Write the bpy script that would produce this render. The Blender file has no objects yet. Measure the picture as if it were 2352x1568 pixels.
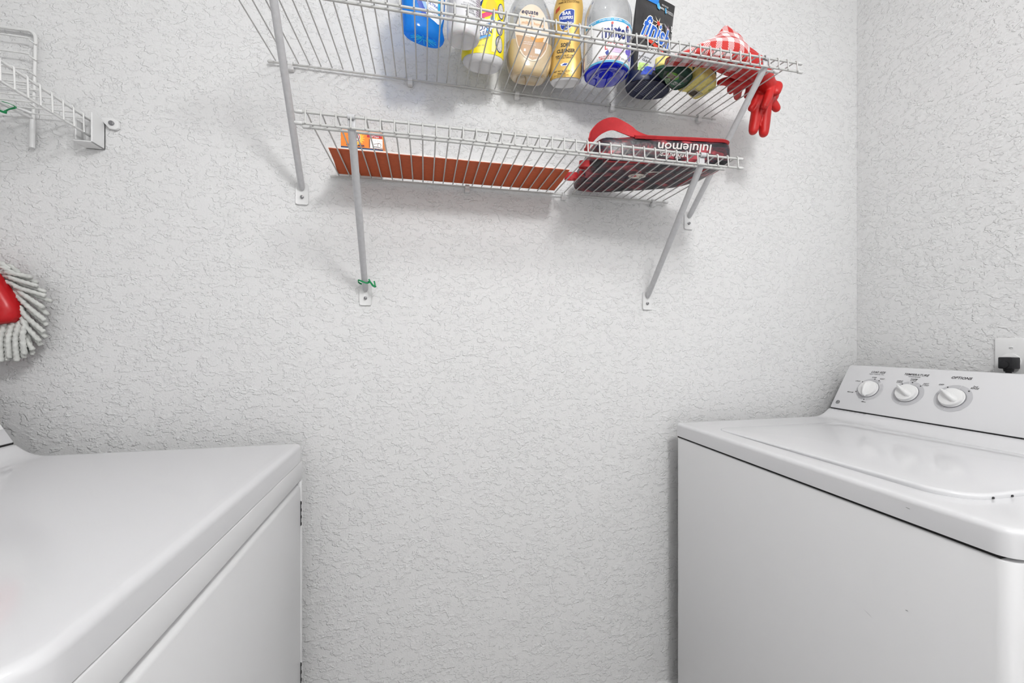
import bpy, bmesh, math, random
from mathutils import Vector, Matrix
random.seed(7)
S = bpy.context.scene
COL = S.collection
PI = math.pi

# ------------------------------------------------------------------ camera
CAM_H, YAW = 1.142, 0.2108
cam_d = bpy.data.cameras.new('camera')
cam_d.sensor_width = 36.0
cam_d.lens = 942.0 * 36.0 / 2352.0
cam_d.clip_start = 0.02
cam = bpy.data.objects.new('camera', cam_d)
COL.objects.link(cam)
cam.location = (0, 0, CAM_H)
cam.rotation_euler = (PI / 2, 0, -YAW)
S.camera = cam

# ------------------------------------------------------------------ light
world = bpy.data.worlds.new('world')
S.world = world
world.use_nodes = True
bg = world.node_tree.nodes['Background']
bg.inputs[0].default_value = (1.0, 0.998, 0.992, 1)      # bright neighbouring room seen through the doorway
bg.inputs[1].default_value = 1.5
LAMP_POS, LAMP_POWER, LAMP_R = (0.38, -0.34, 2.36), 37.0, 0.20   # the ceiling lamp (built further down)
S.view_settings.view_transform = 'Standard'
S.view_settings.look = 'None'
S.view_settings.gamma = 1.0
S.view_settings.use_curve_mapping = False
S.view_settings.exposure = -0.03
try:
    S.cycles.max_bounces = 5
    S.cycles.use_light_tree = False
    S.cycles.use_adaptive_sampling = True
    S.cycles.adaptive_threshold = 0.08
    S.cycles.adaptive_min_samples = 20
    S.cycles.diffuse_bounces = 3
    S.cycles.glossy_bounces = 2
    S.cycles.transmission_bounces = 4
    S.cycles.transparent_max_bounces = 10
    S.cycles.caustics_reflective = False
    S.cycles.caustics_refractive = False
    S.cycles.use_denoising = True
except Exception:
    pass

# ------------------------------------------------------------------ materials
def lin(c):
    if isinstance(c, str):
        c = [int(c[i:i + 2], 16) / 255 for i in (0, 2, 4)]
    return tuple((x / 12.92 if x <= 0.04045 else ((x + 0.055) / 1.055) ** 2.4) for x in c) + (1.0,)

MATS = {}
def mat(name, col, rough=0.5, metal=0.0, spec=0.5, var=0.0, vscale=40.0, bump=0.0, bscale=200.0, trans=0.0, ior=1.45, coat=0.0, sss=0.0):
    if name in MATS:
        return MATS[name]
    m = bpy.data.materials.new(name)
    m.use_nodes = True
    nt = m.node_tree
    b = nt.nodes['Principled BSDF']
    c = lin(col)
    b.inputs['Base Color'].default_value = c
    b.inputs['Roughness'].default_value = rough
    b.inputs['Metallic'].default_value = metal
    b.inputs['Specular IOR Level'].default_value = spec
    b.inputs['IOR'].default_value = ior
    b.inputs['Transmission Weight'].default_value = trans
    b.inputs['Coat Weight'].default_value = coat
    b.inputs['Coat Roughness'].default_value = 0.05
    if sss:
        b.inputs['Subsurface Weight'].default_value = sss
        b.inputs['Subsurface Scale'].default_value = 0.01
    if var or bump:
        tc = nt.nodes.new('ShaderNodeTexCoord')
    if var:
        n = nt.nodes.new('ShaderNodeTexNoise')
        n.inputs['Scale'].default_value = vscale
        n.inputs['Detail'].default_value = 4
        r = nt.nodes.new('ShaderNodeValToRGB')
        r.color_ramp.elements[0].position = 0.3
        r.color_ramp.elements[1].position = 0.7
        r.color_ramp.elements[0].color = tuple(x * (1 - var) for x in c[:3]) + (1,)
        r.color_ramp.elements[1].color = tuple(min(1, x * (1 + var)) for x in c[:3]) + (1,)
        nt.links.new(tc.outputs['Object'], n.inputs['Vector'])
        nt.links.new(n.outputs['Fac'], r.inputs['Fac'])
        nt.links.new(r.outputs['Color'], b.inputs['Base Color'])
    if bump:
        n2 = nt.nodes.new('ShaderNodeTexNoise')
        n2.inputs['Scale'].default_value = bscale
        n2.inputs['Detail'].default_value = 3
        bp = nt.nodes.new('ShaderNodeBump')
        bp.inputs['Strength'].default_value = bump
        bp.inputs['Distance'].default_value = 0.001
        nt.links.new(tc.outputs['Object'], n2.inputs['Vector'])
        nt.links.new(n2.outputs['Fac'], bp.inputs['Height'])
        nt.links.new(bp.outputs['Normal'], b.inputs['Normal'])
    MATS[name] = m
    return m

def nd(nt, kind, **kw):
    n = nt.nodes.new(kind)
    for k, v in kw.items():
        if k in n.inputs:
            n.inputs[k].default_value = v
        else:
            setattr(n, k, v)
    return n

def mmath(nt, op, a, b=None):
    n = nt.nodes.new('ShaderNodeMath')
    n.operation = op
    for i, x in enumerate((a, b)):
        if x is None:
            continue
        if isinstance(x, (int, float)):
            n.inputs[i].default_value = x
        else:
            nt.links.new(x, n.inputs[i])
    return n.outputs[0]

def wall_material():
    """white paint over a knockdown (skip-trowel) plaster relief"""
    m = bpy.data.materials.new('knockdown_plaster')
    m.use_nodes = True
    nt = m.node_tree
    L = nt.links.new
    b = nt.nodes['Principled BSDF']
    b.inputs['Base Color'].default_value = lin('e2e2e2')
    b.inputs['Roughness'].default_value = 0.6
    b.inputs['Specular IOR Level'].default_value = 0.25
    tc = nd(nt, 'ShaderNodeTexCoord')
    def noise(scale, detail, off, sx=0.8, sz=1.15):
        mp = nd(nt, 'ShaderNodeMapping')
        mp.inputs['Location'].default_value = (off, off * 2, off * 3)
        mp.inputs['Scale'].default_value = (sx, sx, sz)
        L(tc.outputs['Object'], mp.inputs['Vector'])
        n = nd(nt, 'ShaderNodeTexNoise')
        n.inputs['Scale'].default_value = scale
        n.inputs['Detail'].default_value = detail
        n.inputs['Roughness'].default_value = 0.55
        L(mp.outputs[0], n.inputs['Vector'])
        return n.outputs['Fac']
    def ramp(v, lo, hi, a=0.0, b=1.0):
        r = nd(nt, 'ShaderNodeMapRange')
        r.interpolation_type = 'SMOOTHSTEP'
        r.inputs['From Min'].default_value = lo
        r.inputs['From Max'].default_value = hi
        r.inputs['To Min'].default_value = a
        r.inputs['To Max'].default_value = b
        L(v, r.inputs['Value'])
        return r.outputs[0]
    nA = noise(41, 3.0, 0.0)
    nC = noise(74, 2.0, 3.1)
    nF = noise(260, 1.0, 5.3, 1.0, 1.0)
    jag = mmath(nt, 'MULTIPLY', mmath(nt, 'SUBTRACT', nF, 0.5), 0.09)
    pa = ramp(mmath(nt, 'ADD', nA, jag), 0.50, 0.545)            # trowelled plateaus, broken into islands
    pc = ramp(mmath(nt, 'ADD', nC, jag), 0.53, 0.59)
    h = mmath(nt, 'MULTIPLY', pa, ramp(nC, 0.36, 0.60, 0.25, 1.15))
    h = mmath(nt, 'ADD', h, mmath(nt, 'MULTIPLY', pc, ramp(nA, 0.38, 0.62, 0.95, 0.30)))
    h = mmath(nt, 'ADD', h, mmath(nt, 'MULTIPLY', nF, 0.55))
    bp = nd(nt, 'ShaderNodeBump')
    bp.inputs['Strength'].default_value = 1.0
    bp.inputs['Distance'].default_value = 0.00095
    L(h, bp.inputs['Height'])
    L(bp.outputs['Normal'], b.inputs['Normal'])
    return m

M_WALL = wall_material()
M_CEIL = mat('ceiling_paint', 'e6e6e6', 0.8, bump=0.3, bscale=90)
M_FLOOR = mat('vinyl_floor', 'b3b0ae', 0.45, var=0.06, vscale=6)
M_TRIM = mat('trim_paint', 'e9e9e9', 0.35)
M_ENAMEL = mat('white_enamel', 'dcdcde', 0.10, spec=0.5)
M_ENAMEL_S = mat('white_enamel_side', 'e6e6e7', 0.3, spec=0.45, bump=0.05, bscale=260)
M_PLASTIC = mat('white_plastic', 'e8e8e8', 0.32)
M_DARKGAP = mat('gap_shade_and_hinge_black', '1c1b1c', 0.8)  # near-black standing in for shade in gaps; hinge knuckles use it too
M_WIRE = mat('vinyl_coated_wire', 'c4c4c2', 0.38, var=0.03, vscale=90)
M_WIRE_W = mat('white_coated_wire', 'e4e4e3', 0.35)
M_PLATE = mat('white_foot_plate', 'e2e2e2', 0.35)
M_POLE = mat('enamelled_brace', 'c6c6c8', 0.35, var=0.05, vscale=120)
M_STEEL = mat('screw_steel', '8b8b8d', 0.35, metal=0.9)
M_CLEARCLIP = mat('nylon_clip', 'dedede', 0.3)
M_INK = mat('black_ink', '2a2a2c', 0.6)
M_BLACK = mat('black_rubber', '1b1b1e', 0.5, bump=0.3, bscale=300)

# ------------------------------------------------------------------ mesh helpers
def tag(o, label=None, cat=None, group=None, kind=None):
    if label: o['label'] = label
    if cat: o['category'] = cat
    if group: o['group'] = group
    if kind: o['kind'] = kind
    return o

def empty(name, loc=(0, 0, 0), label=None, cat=None, group=None):
    o = bpy.data.objects.new(name, None)
    o.empty_display_size = 0.05
    COL.objects.link(o)
    o.location = loc
    return tag(o, label, cat, group)

def link(name, me, m=None, parent=None):
    """link a mesh whose coordinates are in world space; parents are plain translated empties"""
    o = bpy.data.objects.new(name, me)
    COL.objects.link(o)
    if m is not None:
        if not me.materials:
            me.materials.append(m)
    if parent is not None:
        o.parent = parent
        w = Vector((0, 0, 0)); p = parent
        while p is not None:
            w += Vector(p.location); p = p.parent
        o.location = -w
    return o

def mesh(name, verts, faces, m=None, parent=None, smooth=True, sharp=None):
    me = bpy.data.meshes.new(name)
    me.from_pydata([tuple(v) for v in verts], [], faces)
    me.update()
    if smooth:
        me.polygons.foreach_set('use_smooth', [True] * len(me.polygons))
        if sharp:
            me.set_sharp_from_angle(angle=math.radians(sharp))
    return link(name, me, m, parent)

def bm_obj(name, bm, m=None, parent=None, smooth=True, sharp=35):
    bmesh.ops.recalc_face_normals(bm, faces=bm.faces)
    me = bpy.data.meshes.new(name)
    bm.to_mesh(me); bm.free()
    if smooth:
        me.polygons.foreach_set('use_smooth', [True] * len(me.polygons))
        if sharp:
            me.set_sharp_from_angle(angle=math.radians(sharp))
    return link(name, me, m, parent)

def bm_box(bm, x0, x1, y0, y1, z0, z1):
    vs = [bm.verts.new(p) for p in ((x0, y0, z0), (x1, y0, z0), (x1, y1, z0), (x0, y1, z0), (x0, y0, z1), (x1, y0, z1), (x1, y1, z1), (x0, y1, z1))]
    fs = [bm.faces.new([vs[i] for i in f]) for f in ((3, 2, 1, 0), (4, 5, 6, 7), (0, 1, 5, 4), (1, 2, 6, 5), (2, 3, 7, 6), (3, 0, 4, 7))]
    return vs, fs

def box(name, x0, x1, y0, y1, z0, z1, m, parent=None, bev=0.0, seg=3):
    bm = bmesh.new()
    bm_box(bm, x0, x1, y0, y1, z0, z1)
    if bev:
        bmesh.ops.bevel(bm, geom=bm.edges[:], offset=bev, segments=seg, profile=0.5, affect='EDGES')
    return bm_obj(name, bm, m, parent)

def prism(name, poly, axis, a, b, m, parent=None, bev=0.0, seg=3, bevsel=None, big=None):
    """extrude a polygon (2-D) along an axis between a and b.  axis 'y': poly is (x,z); 'z': poly is (x,y); 'x': poly is (y,z)"""
    def P(p, t):
        return {'y': (p[0], t, p[1]), 'z': (p[0], p[1], t), 'x': (t, p[0], p[1])}[axis]
    bm = bmesh.new()
    A = [bm.verts.new(P(p, a)) for p in poly]
    B = [bm.verts.new(P(p, b)) for p in poly]
    bm.faces.new(A); bm.faces.new(B[::-1])
    n = len(poly)
    for i in range(n):
        bm.faces.new((A[i], B[i], B[(i + 1) % n], A[(i + 1) % n]))
    bmesh.ops.recalc_face_normals(bm, faces=bm.faces)
    if big:
        es = [e for e in bm.edges if big[0](e)]
        if es:
            bmesh.ops.bevel(bm, geom=es, offset=big[1], segments=5, profile=0.5, affect='EDGES')
    if bev:
        es = [e for e in bm.edges if len(e.link_faces) == 2 and e.calc_face_angle(0) > 0.6 and (bevsel is None or bevsel(e))]
        if es:
            bmesh.ops.bevel(bm, geom=es, offset=bev, segments=seg, profile=0.5, affect='EDGES')
    return bm_obj(name, bm, m, parent)

def tube_data(pts, r, seg=8, cap=True, rfun=None):
    """tube along a polyline; r is a number or a list; rfun(i, phi) multiplies"""
    pts = [Vector(p) for p in pts]
    n = len(pts)
    rs = r if isinstance(r, (list, tuple)) else [r] * n
    tang = []
    for i in range(n):
        t = (pts[min(i + 1, n - 1)] - pts[max(i - 1, 0)])
        tang.append(t.normalized())
    up = Vector((0, 0, 1)) if abs(tang[0].z) < 0.9 else Vector((1, 0, 0))
    u = tang[0].cross(up).normalized()
    V, F = [], []
    for i in range(n):
        u = (u - tang[i] * u.dot(tang[i])).normalized()
        w = tang[i].cross(u)
        for k in range(seg):
            a = 2 * PI * k / seg
            rr = rs[i] * (rfun(i, a) if rfun else 1)
            V.append(pts[i] + (u * math.cos(a) + w * math.sin(a)) * rr)
    for i in range(n - 1):
        for k in range(seg):
            F.append((i * seg + k, i * seg + (k + 1) % seg, (i + 1) * seg + (k + 1) % seg, (i + 1) * seg + k))
    if cap:
        F.append(tuple(range(seg))[::-1])
        F.append(tuple((n - 1) * seg + k for k in range(seg)))
    return V, F

def tube(name, pts, r, m, parent=None, seg=8, rfun=None, sharp=50):
    V, F = tube_data(pts, r, seg, True, rfun)
    return mesh(name, V, F, m, parent, True, sharp)

def multi_tube(name, lists, m, parent=None, seg=8):
    V, F = [], []
    for pts, r in lists:
        v, f = tube_data(pts, r, seg)
        o = len(V)
        V += v; F += [tuple(i + o for i in q) for q in f]
    return mesh(name, V, F, m, parent, True, 50)

def smooth_path(pts, n=6, closed=False):
    """Catmull-Rom"""
    P = [Vector(p) for p in pts]
    out = []
    N = len(P)
    rng = range(N if closed else N - 1)
    for i in rng:
        g = (lambda k: P[k % N]) if closed else (lambda k: P[min(max(k, 0), N - 1)])
        p0, p1, p2, p3 = g(i - 1), g(i), g(i + 1), g(i + 2)
        for k in range(n):
            t = k / n
            out.append(0.5 * ((2 * p1) + (p2 - p0) * t + (2 * p0 - 5 * p1 + 4 * p2 - p3) * t * t + (3 * p1 - p0 - 3 * p2 + p3) * t ** 3))
    if not closed:
        out.append(P[-1])
    return out

def copy_of(o, parent=None, dx=0, dy=0, dz=0):
    c = o.copy()
    COL.objects.link(c)
    c.location = Vector(o.location) + Vector((dx, dy, dz))
    if parent is not None:
        c.parent = parent
    return c

# ------------------------------------------------------------------ print on surfaces
_deps = None
def text2d(body, size=1.0, bold=0.0, shear=0.0, align='CENTER', xs=1.0, space=1.0, line=1.0):
    cu = bpy.data.curves.new('t', 'FONT')
    cu.body = body; cu.size = size; cu.shear = shear; cu.offset = bold * size
    cu.align_x = align; cu.align_y = 'CENTER'; cu.resolution_u = 2
    cu.space_character = space; cu.space_line = line
    o = bpy.data.objects.new('t', cu)
    COL.objects.link(o)
    dg = bpy.context.evaluated_depsgraph_get()
    dg.update()
    me = bpy.data.meshes.new_from_object(o.evaluated_get(dg))
    V = [(v.co.x * xs, v.co.y) for v in me.vertices]
    F = [tuple(p.vertices) for p in me.polygons]
    bpy.data.objects.remove(o); bpy.data.curves.remove(cu); bpy.data.meshes.remove(me)
    return V, F

def lettering(name, items, mapf, m, parent, off=0.0006):
    """items: dicts t,s,x,y,(b,sh,xs,al,rot,sp)"""
    V, F = [], []
    for d in items:
        v, f = text2d(d['t'], d['s'], d.get('b', 0), d.get('sh', 0), d.get('al', 'CENTER'), d.get('xs', 1), d.get('sp', 1), d.get('ln', 1))
        a = math.radians(d.get('rot', 0)); ca, sa = math.cos(a), math.sin(a)
        o = len(V)
        arch = d.get('arch', 0)
        for (x, y) in v:
            y2 = y - arch * x * x
            V.append(mapf(d['x'] + x * ca - y2 * sa, d['y'] + x * sa + y2 * ca, off))
        F += [tuple(i + o for i in q) for q in f]
    return mesh(name, V, F, m, parent, False)

def decal(name, shapes, mapf, m, parent, off=0.0004, rings=6, per=4):
    """flat print in the shape of one or more (star-shaped) outlines"""
    V, F = [], []
    for outline in shapes:
        P = []
        n0 = len(outline)
        for i in range(n0):
            a, b = outline[i], outline[(i + 1) % n0]
            k = per if n0 < 12 else 1
            for j in range(k):
                P.append((a[0] + (b[0] - a[0]) * j / k, a[1] + (b[1] - a[1]) * j / k))
        cx = sum(p[0] for p in P) / len(P); cy = sum(p[1] for p in P) / len(P)
        n = len(P); o = len(V)
        V.append(mapf(cx, cy, off))
        for r in range(1, rings + 1):
            for (x, y) in P:
                V.append(mapf(cx + (x - cx) * r / rings, cy + (y - cy) * r / rings, off))
        for k in range(n):
            F.append((o, o + 1 + k, o + 1 + (k + 1) % n))
        for r in range(rings - 1):
            for k in range(n):
                a = o + 1 + r * n
                F.append((a + k, a + n + k, a + n + (k + 1) % n, a + (k + 1) % n))
    return mesh(name, V, F, m, parent, True)

def ring_decal(name, cx, cy, r0, r1, a0, a1, mapf, m, parent, off=0.0004, n=40):
    V, F = [], []
    for i in range(n + 1):
        a = math.radians(a0 + (a1 - a0) * i / n)
        for r in (r0, r1):
            V.append(mapf(cx + r * math.cos(a), cy + r * math.sin(a), off))
    for i in range(n):
        F.append((2 * i, 2 * i + 1, 2 * i + 3, 2 * i + 2))
    return mesh(name, V, F, m, parent, True)

def ell(cx, cy, rx, ry, n=28, rot=0):
    c, s = math.cos(math.radians(rot)), math.sin(math.radians(rot))
    return [(cx + rx * math.cos(2 * PI * i / n) * c - ry * math.sin(2 * PI * i / n) * s,
             cy + rx * math.cos(2 * PI * i / n) * s + ry * math.sin(2 * PI * i / n) * c) for i in range(n)]

def rect(x0, x1, y0, y1):
    return [(x0, y0), (x1, y0), (x1, y1), (x0, y1)]

def star(cx, cy, ro, ri, n, rot=0):
    return [(cx + (ro if i % 2 == 0 else ri) * math.cos(PI * i / n + rot), cy + (ro if i % 2 == 0 else ri) * math.sin(PI * i / n + rot)) for i in range(2 * n)]

class Loft:
    """super-elliptic body; sections (z, rx, ry, n, cx, cy) above the base point"""
    def __init__(self, base, sections, yaw=0.0, lean=(0, 0), tilt=0.0836):
        self.tilt = tilt
        self.base = Vector(base); self.s = sections; self.yaw = yaw; self.lean = lean
        self.h = sections[-1][0]; self.z0 = sections[0][0]
    def at(self, z):
        s = self.s
        if z <= s[0][0]: return s[0]
        if z >= s[-1][0]: return s[-1]
        for i in range(len(s) - 1):
            if s[i][0] <= z <= s[i + 1][0]:
                t = (z - s[i][0]) / (s[i + 1][0] - s[i][0])
                p0, p1, p2, p3 = s[max(i - 1, 0)], s[i], s[i + 1], s[min(i + 2, len(s) - 1)]
                out = [z]
                for k in range(1, 6):
                    d = p2[0] - p1[0]
                    m1 = (p2[k] - p0[k]) / max(p2[0] - p0[0], 1e-9) * d
                    m2 = (p3[k] - p1[k]) / max(p3[0] - p1[0], 1e-9) * d
                    lo, hi = min(p1[k], p2[k]), max(p1[k], p2[k])
                    v = (2 * t ** 3 - 3 * t * t + 1) * p1[k] + (t ** 3 - 2 * t * t + t) * m1 + (-2 * t ** 3 + 3 * t * t) * p2[k] + (t ** 3 - t * t) * m2
                    e = (hi - lo) * 0.15
                    out.append(min(max(v, lo - e), hi + e))
                return out
    def local(self, phi, z, off=0.0):
        _, rx, ry, n, cx, cy = self.at(z)
        c, s = math.cos(phi), math.sin(phi)
        x = math.copysign(abs(c) ** (2 / n), c) * rx
        y = math.copysign(abs(s) ** (2 / n), s) * ry
        if off:
            gx = math.copysign(abs(x / rx) ** (n - 1), x) / rx if rx > 0 else 0
            gy = math.copysign(abs(y / ry) ** (n - 1), y) / ry if ry > 0 else 0
            g = math.hypot(gx, gy) or 1
            x += gx / g * off; y += gy / g * off
        return x + cx, y + cy
    def world(self, x, y, z):
        ca, sa = math.cos(self.yaw), math.sin(self.yaw)
        px, py = x * ca - y * sa + self.lean[0] * z, x * sa + y * ca + self.lean[1] * z
        ct, st = math.cos(self.tilt), math.sin(self.tilt)       # stands square on the slightly sloping deck
        return self.base + Vector((px, py * ct - z * st, z * ct + py * st))
    def pt(self, phi, z, off=0.0):
        x, y = self.local(phi, z, off)
        return self.world(x, y, z)
    def wrap(self, x, y, off=0.0):
        """x: arc length to the right of the front centre line, y: height"""
        key = round(y, 3)
        if not hasattr(self, '_t'): self._t = {}
        if key not in self._t:
            T = []
            for sgn in (1, -1):
                L, ph, prev = [0.0], [-PI / 2], self.local(-PI / 2, key)
                for i in range(1, 61):
                    p = -PI / 2 + sgn * PI * i / 60
                    q = self.local(p, key)
                    L.append(L[-1] + math.dist(prev, q)); ph.append(p); prev = q
                T.append((L, ph))
            self._t[key] = T
        L, ph = self._t[key][0 if x >= 0 else 1]
        a = abs(x)
        for i in range(60):
            if a <= L[i + 1] or i == 59:
                t = (a - L[i]) / max(L[i + 1] - L[i], 1e-9)
                p = ph[i] + (ph[i + 1] - ph[i]) * min(t, 1)
                return self.pt(p, y, off)
    def build(self, name, m, parent, z0=None, z1=None, nz=36, seg=56, inset=0.0, base_dish=0.0, open_top=False, ribs=0):
        z0 = self.z0 if z0 is None else z0
        z1 = self.h if z1 is None else z1
        V, F = [], []
        def ring(z, k, dz=0.0, rib=0.0):
            o = len(V)
            for i in range(seg):
                phi = 2 * PI * i / seg
                x, y = self.local(phi, z, -inset)
                _, _, _, _, cx, cy = self.at(z)
                f = k * (1 + rib * math.cos(ribs * phi)) if ribs else k
                V.append(self.world(cx + (x - cx) * f, cy + (y - cy) * f, z + dz))
            return o
        starts = []
        if base_dish:
            for k, dz in ((0.05, base_dish), (0.35, base_dish * 0.9), (0.6, base_dish * 0.55), (0.78, 0.0), (0.9, -0.0008)):
                starts.append(ring(z0, k, dz, 0.05 if ribs else 0))
        for i in range(nz + 1):
            t = i / nz
            z = z0 + (z1 - z0) * t
            rb = 0.0
            if ribs:
                rb = 0.03 * max(0.0, 1 - (z - z0) / 0.02)
            starts.append(ring(z, 1.0, 0, rb))
        for a, b in zip(starts, starts[1:]):
            for i in range(seg):
                F.append((a + i, a + (i + 1) % seg, b + (i + 1) % seg, b + i))
        F.append(tuple(starts[0] + i for i in range(seg))[::-1])
        if not open_top:
            F.append(tuple(starts[-1] + i for i in range(seg)))
        return mesh(name, V, F, m, parent, True, 60)

def thin_plastic(name, tint, fac=0.12):
    """clear thin-walled plastic: mostly see-through, glossy towards grazing angles"""
    m = bpy.data.materials.new(name)
    m.use_nodes = True
    nt = m.node_tree
    out = nt.nodes['Material Output']
    nt.nodes.remove(nt.nodes['Principled BSDF'])
    tr = nd(nt, 'ShaderNodeBsdfTransparent'); tr.inputs[0].default_value = lin(tint)
    gl = nd(nt, 'ShaderNodeBsdfGlossy'); gl.inputs['Roughness'].default_value = 0.06
    df = nd(nt, 'ShaderNodeBsdfTranslucent'); df.inputs[0].default_value = lin('f2f2f2')
    lw = nd(nt, 'ShaderNodeLayerWeight'); lw.inputs['Blend'].default_value = 0.35
    mx0 = nd(nt, 'ShaderNodeMixShader'); mx0.inputs[0].default_value = fac
    mx = nd(nt, 'ShaderNodeMixShader')
    L = nt.links.new
    L(tr.outputs[0], mx0.inputs[1]); L(df.outputs[0], mx0.inputs[2])
    f = mmath(nt, 'MULTIPLY', lw.outputs['Facing'], 0.75)
    L(f, mx.inputs[0]); L(mx0.outputs[0], mx.inputs[1]); L(gl.outputs[0], mx.inputs[2])
    L(mx.outputs[0], out.inputs['Surface'])
    return m

def liquid(name, deep, glow, mixf=0.5):
    """coloured see-through liquid: tinted transparency plus scattering"""
    m = bpy.data.materials.new(name)
    m.use_nodes = True
    nt = m.node_tree
    out = nt.nodes['Material Output']
    b = nt.nodes['Principled BSDF']
    b.inputs['Base Color'].default_value = lin(glow)
    b.inputs['Roughness'].default_value = 0.08
    b.inputs['Specular IOR Level'].default_value = 0.7
    tl = nd(nt, 'ShaderNodeBsdfTranslucent'); tl.inputs[0].default_value = lin(glow)
    tr = nd(nt, 'ShaderNodeBsdfTransparent'); tr.inputs[0].default_value = lin(deep)
    a = nd(nt, 'ShaderNodeMixShader'); a.inputs[0].default_value = 0.5
    c = nd(nt, 'ShaderNodeMixShader'); c.inputs[0].default_value = mixf
    L = nt.links.new
    L(b.outputs[0], a.inputs[1]); L(tl.outputs[0], a.inputs[2])
    L(a.outputs[0], c.inputs[1]); L(tr.outputs[0], c.inputs[2])
    L(c.outputs[0], out.inputs['Surface'])
    return m

# ================================================================== the room
XL, XR, YF, YB, ZC = -1.0, 1.4057, -1.05, 1.093, 2.44
T = 0.1
def struct(o):
    o['kind'] = 'structure'
    return o
struct(box('floor', XL - T, XR + T, YF - T, YB + T, -0.1, 0.0, M_FLOOR))
struct(box('ceiling', XL - T, XR + T, YF - T, YB + T, ZC, ZC + 0.1, M_CEIL))
struct(box('wall_back', XL - T, XR + T, YB, YB + T, 0.0, ZC, M_WALL))
struct(box('wall_right', XR, XR + T, YF, YB, 0.0, ZC, M_WALL))
struct(box('wall_left', XL - T, XL, YF, YB, 0.0, ZC, M_WALL))
DX0, DX1, DZ = -0.42, 0.52, 2.05            # doorway behind the camera, open to the next room
bm = bmesh.new()
bm_box(bm, XL - T, DX0, YF - T, YF, 0, ZC)
bm_box(bm, DX1, XR + T, YF - T, YF, 0, ZC)
bm_box(bm, DX0, DX1, YF - T, YF, DZ, ZC)
struct(bm_obj('wall_front', bm, M_WALL))
bm = bmesh.new()
bm_box(bm, DX0 - 0.06, DX0, YF, YF + 0.014, 0, DZ + 0.06)
bm_box(bm, DX1, DX1 + 0.06, YF, YF + 0.014, 0, DZ + 0.06)
bm_box(bm, DX0, DX1, YF, YF + 0.014, DZ, DZ + 0.06)
struct(bm_obj('trim_1', bm, M_TRIM))
bbp = lambda a: [(a, 0.0), (a, 0.125), (a + 0.003, 0.135), (a + 0.012, 0.137)]
prof = [(YB, 0.001), (YB, 0.137), (YB - 0.006, 0.137), (YB - 0.012, 0.128), (YB - 0.012, 0.001)]
struct(prism('baseboard_back', prof, 'x', XL, XR, M_TRIM))
struct(box('baseboard_right', XR - 0.012, XR, YF, YB - 0.0125, 0.001, 0.137, M_TRIM, bev=0.003))
struct(box('baseboard_left', XL, XL + 0.012, YF, YB - 0.0125, 0.001, 0.137, M_TRIM, bev=0.003))

# ceiling lamp (out of the picture, above and behind the camera)
def ceiling_lamp():
    x, y, z = LAMP_POS
    t = empty('ceiling_lamp', (x, y, ZC), 'round white flush ceiling lamp above the doorway side', 'lamp')
    V, F = [], []
    prof = [(0.0, 0.0), (LAMP_R + 0.015, 0.0), (LAMP_R + 0.015, -0.02), (LAMP_R, -0.025), (0.0, -0.025)]
    seg = 40
    for r, dz in prof:
        for k in range(seg):
            a = 2 * PI * k / seg
            V.append((x + r * math.cos(a), y + r * math.sin(a), ZC + dz))
    for i in range(len(prof) - 1):
        for k in range(seg):
            F.append((i * seg + k, i * seg + (k + 1) % seg, (i + 1) * seg + (k + 1) % seg, (i + 1) * seg + k))
    mesh('base', V, F, M_PLASTIC, t, True, 40)
    em = bpy.data.materials.new('lamp_diffuser')
    em.use_nodes = True
    b = em.node_tree.nodes['Principled BSDF']
    b.inputs['Base Color'].default_value = (0.9, 0.9, 0.9, 1)
    b.inputs['Emission Color'].default_value = (1.0, 0.995, 0.985, 1)
    b.inputs['Emission Strength'].default_value = 4.0
    V, F = [], []
    for i in range(9):
        a0 = PI / 2 * i / 8
        for k in range(seg):
            a = 2 * PI * k / seg
            V.append((x + LAMP_R * math.cos(a0) * math.cos(a), y + LAMP_R * math.cos(a0) * math.sin(a), ZC - 0.025 - 0.075 * math.sin(a0)))
    for i in range(8):
        for k in range(seg):
            F.append((i * seg + k, i * seg + (k + 1) % seg, (i + 1) * seg + (k + 1) % seg, (i + 1) * seg + k))
    mesh('diffuser', V, F, em, t, True)
    ld = bpy.data.lights.new('lamp_light', 'POINT')
    ld.shadow_soft_size = 0.10; ld.energy = LAMP_POWER; ld.color = (1.0, 0.998, 0.992)
    lo = bpy.data.objects.new('lamp_light', ld)
    COL.objects.link(lo)
    lo.parent = t
    lo.location = (0, 0, -0.24)
ceiling_lamp()

# ================================================================== wire shelves
WR, RR = 0.0015, 0.0023          # deck wire and rod radii
PITCH = 0.0254

def end_cap(p, d, parent):
    """small plastic cap on a rod end: p rod end, d unit direction outwards"""
    p = Vector(p); d = Vector(d)
    return tube('end_cap', [p - d * 0.008, p - d * 0.0075, p + d * 0.003, p + d * 0.005, p + d * 0.0058], [0.0029, 0.0034, 0.0034, 0.0026, 0.001], mat('vinyl_cap', 'cfcfce', 0.4), parent, 10)

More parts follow.
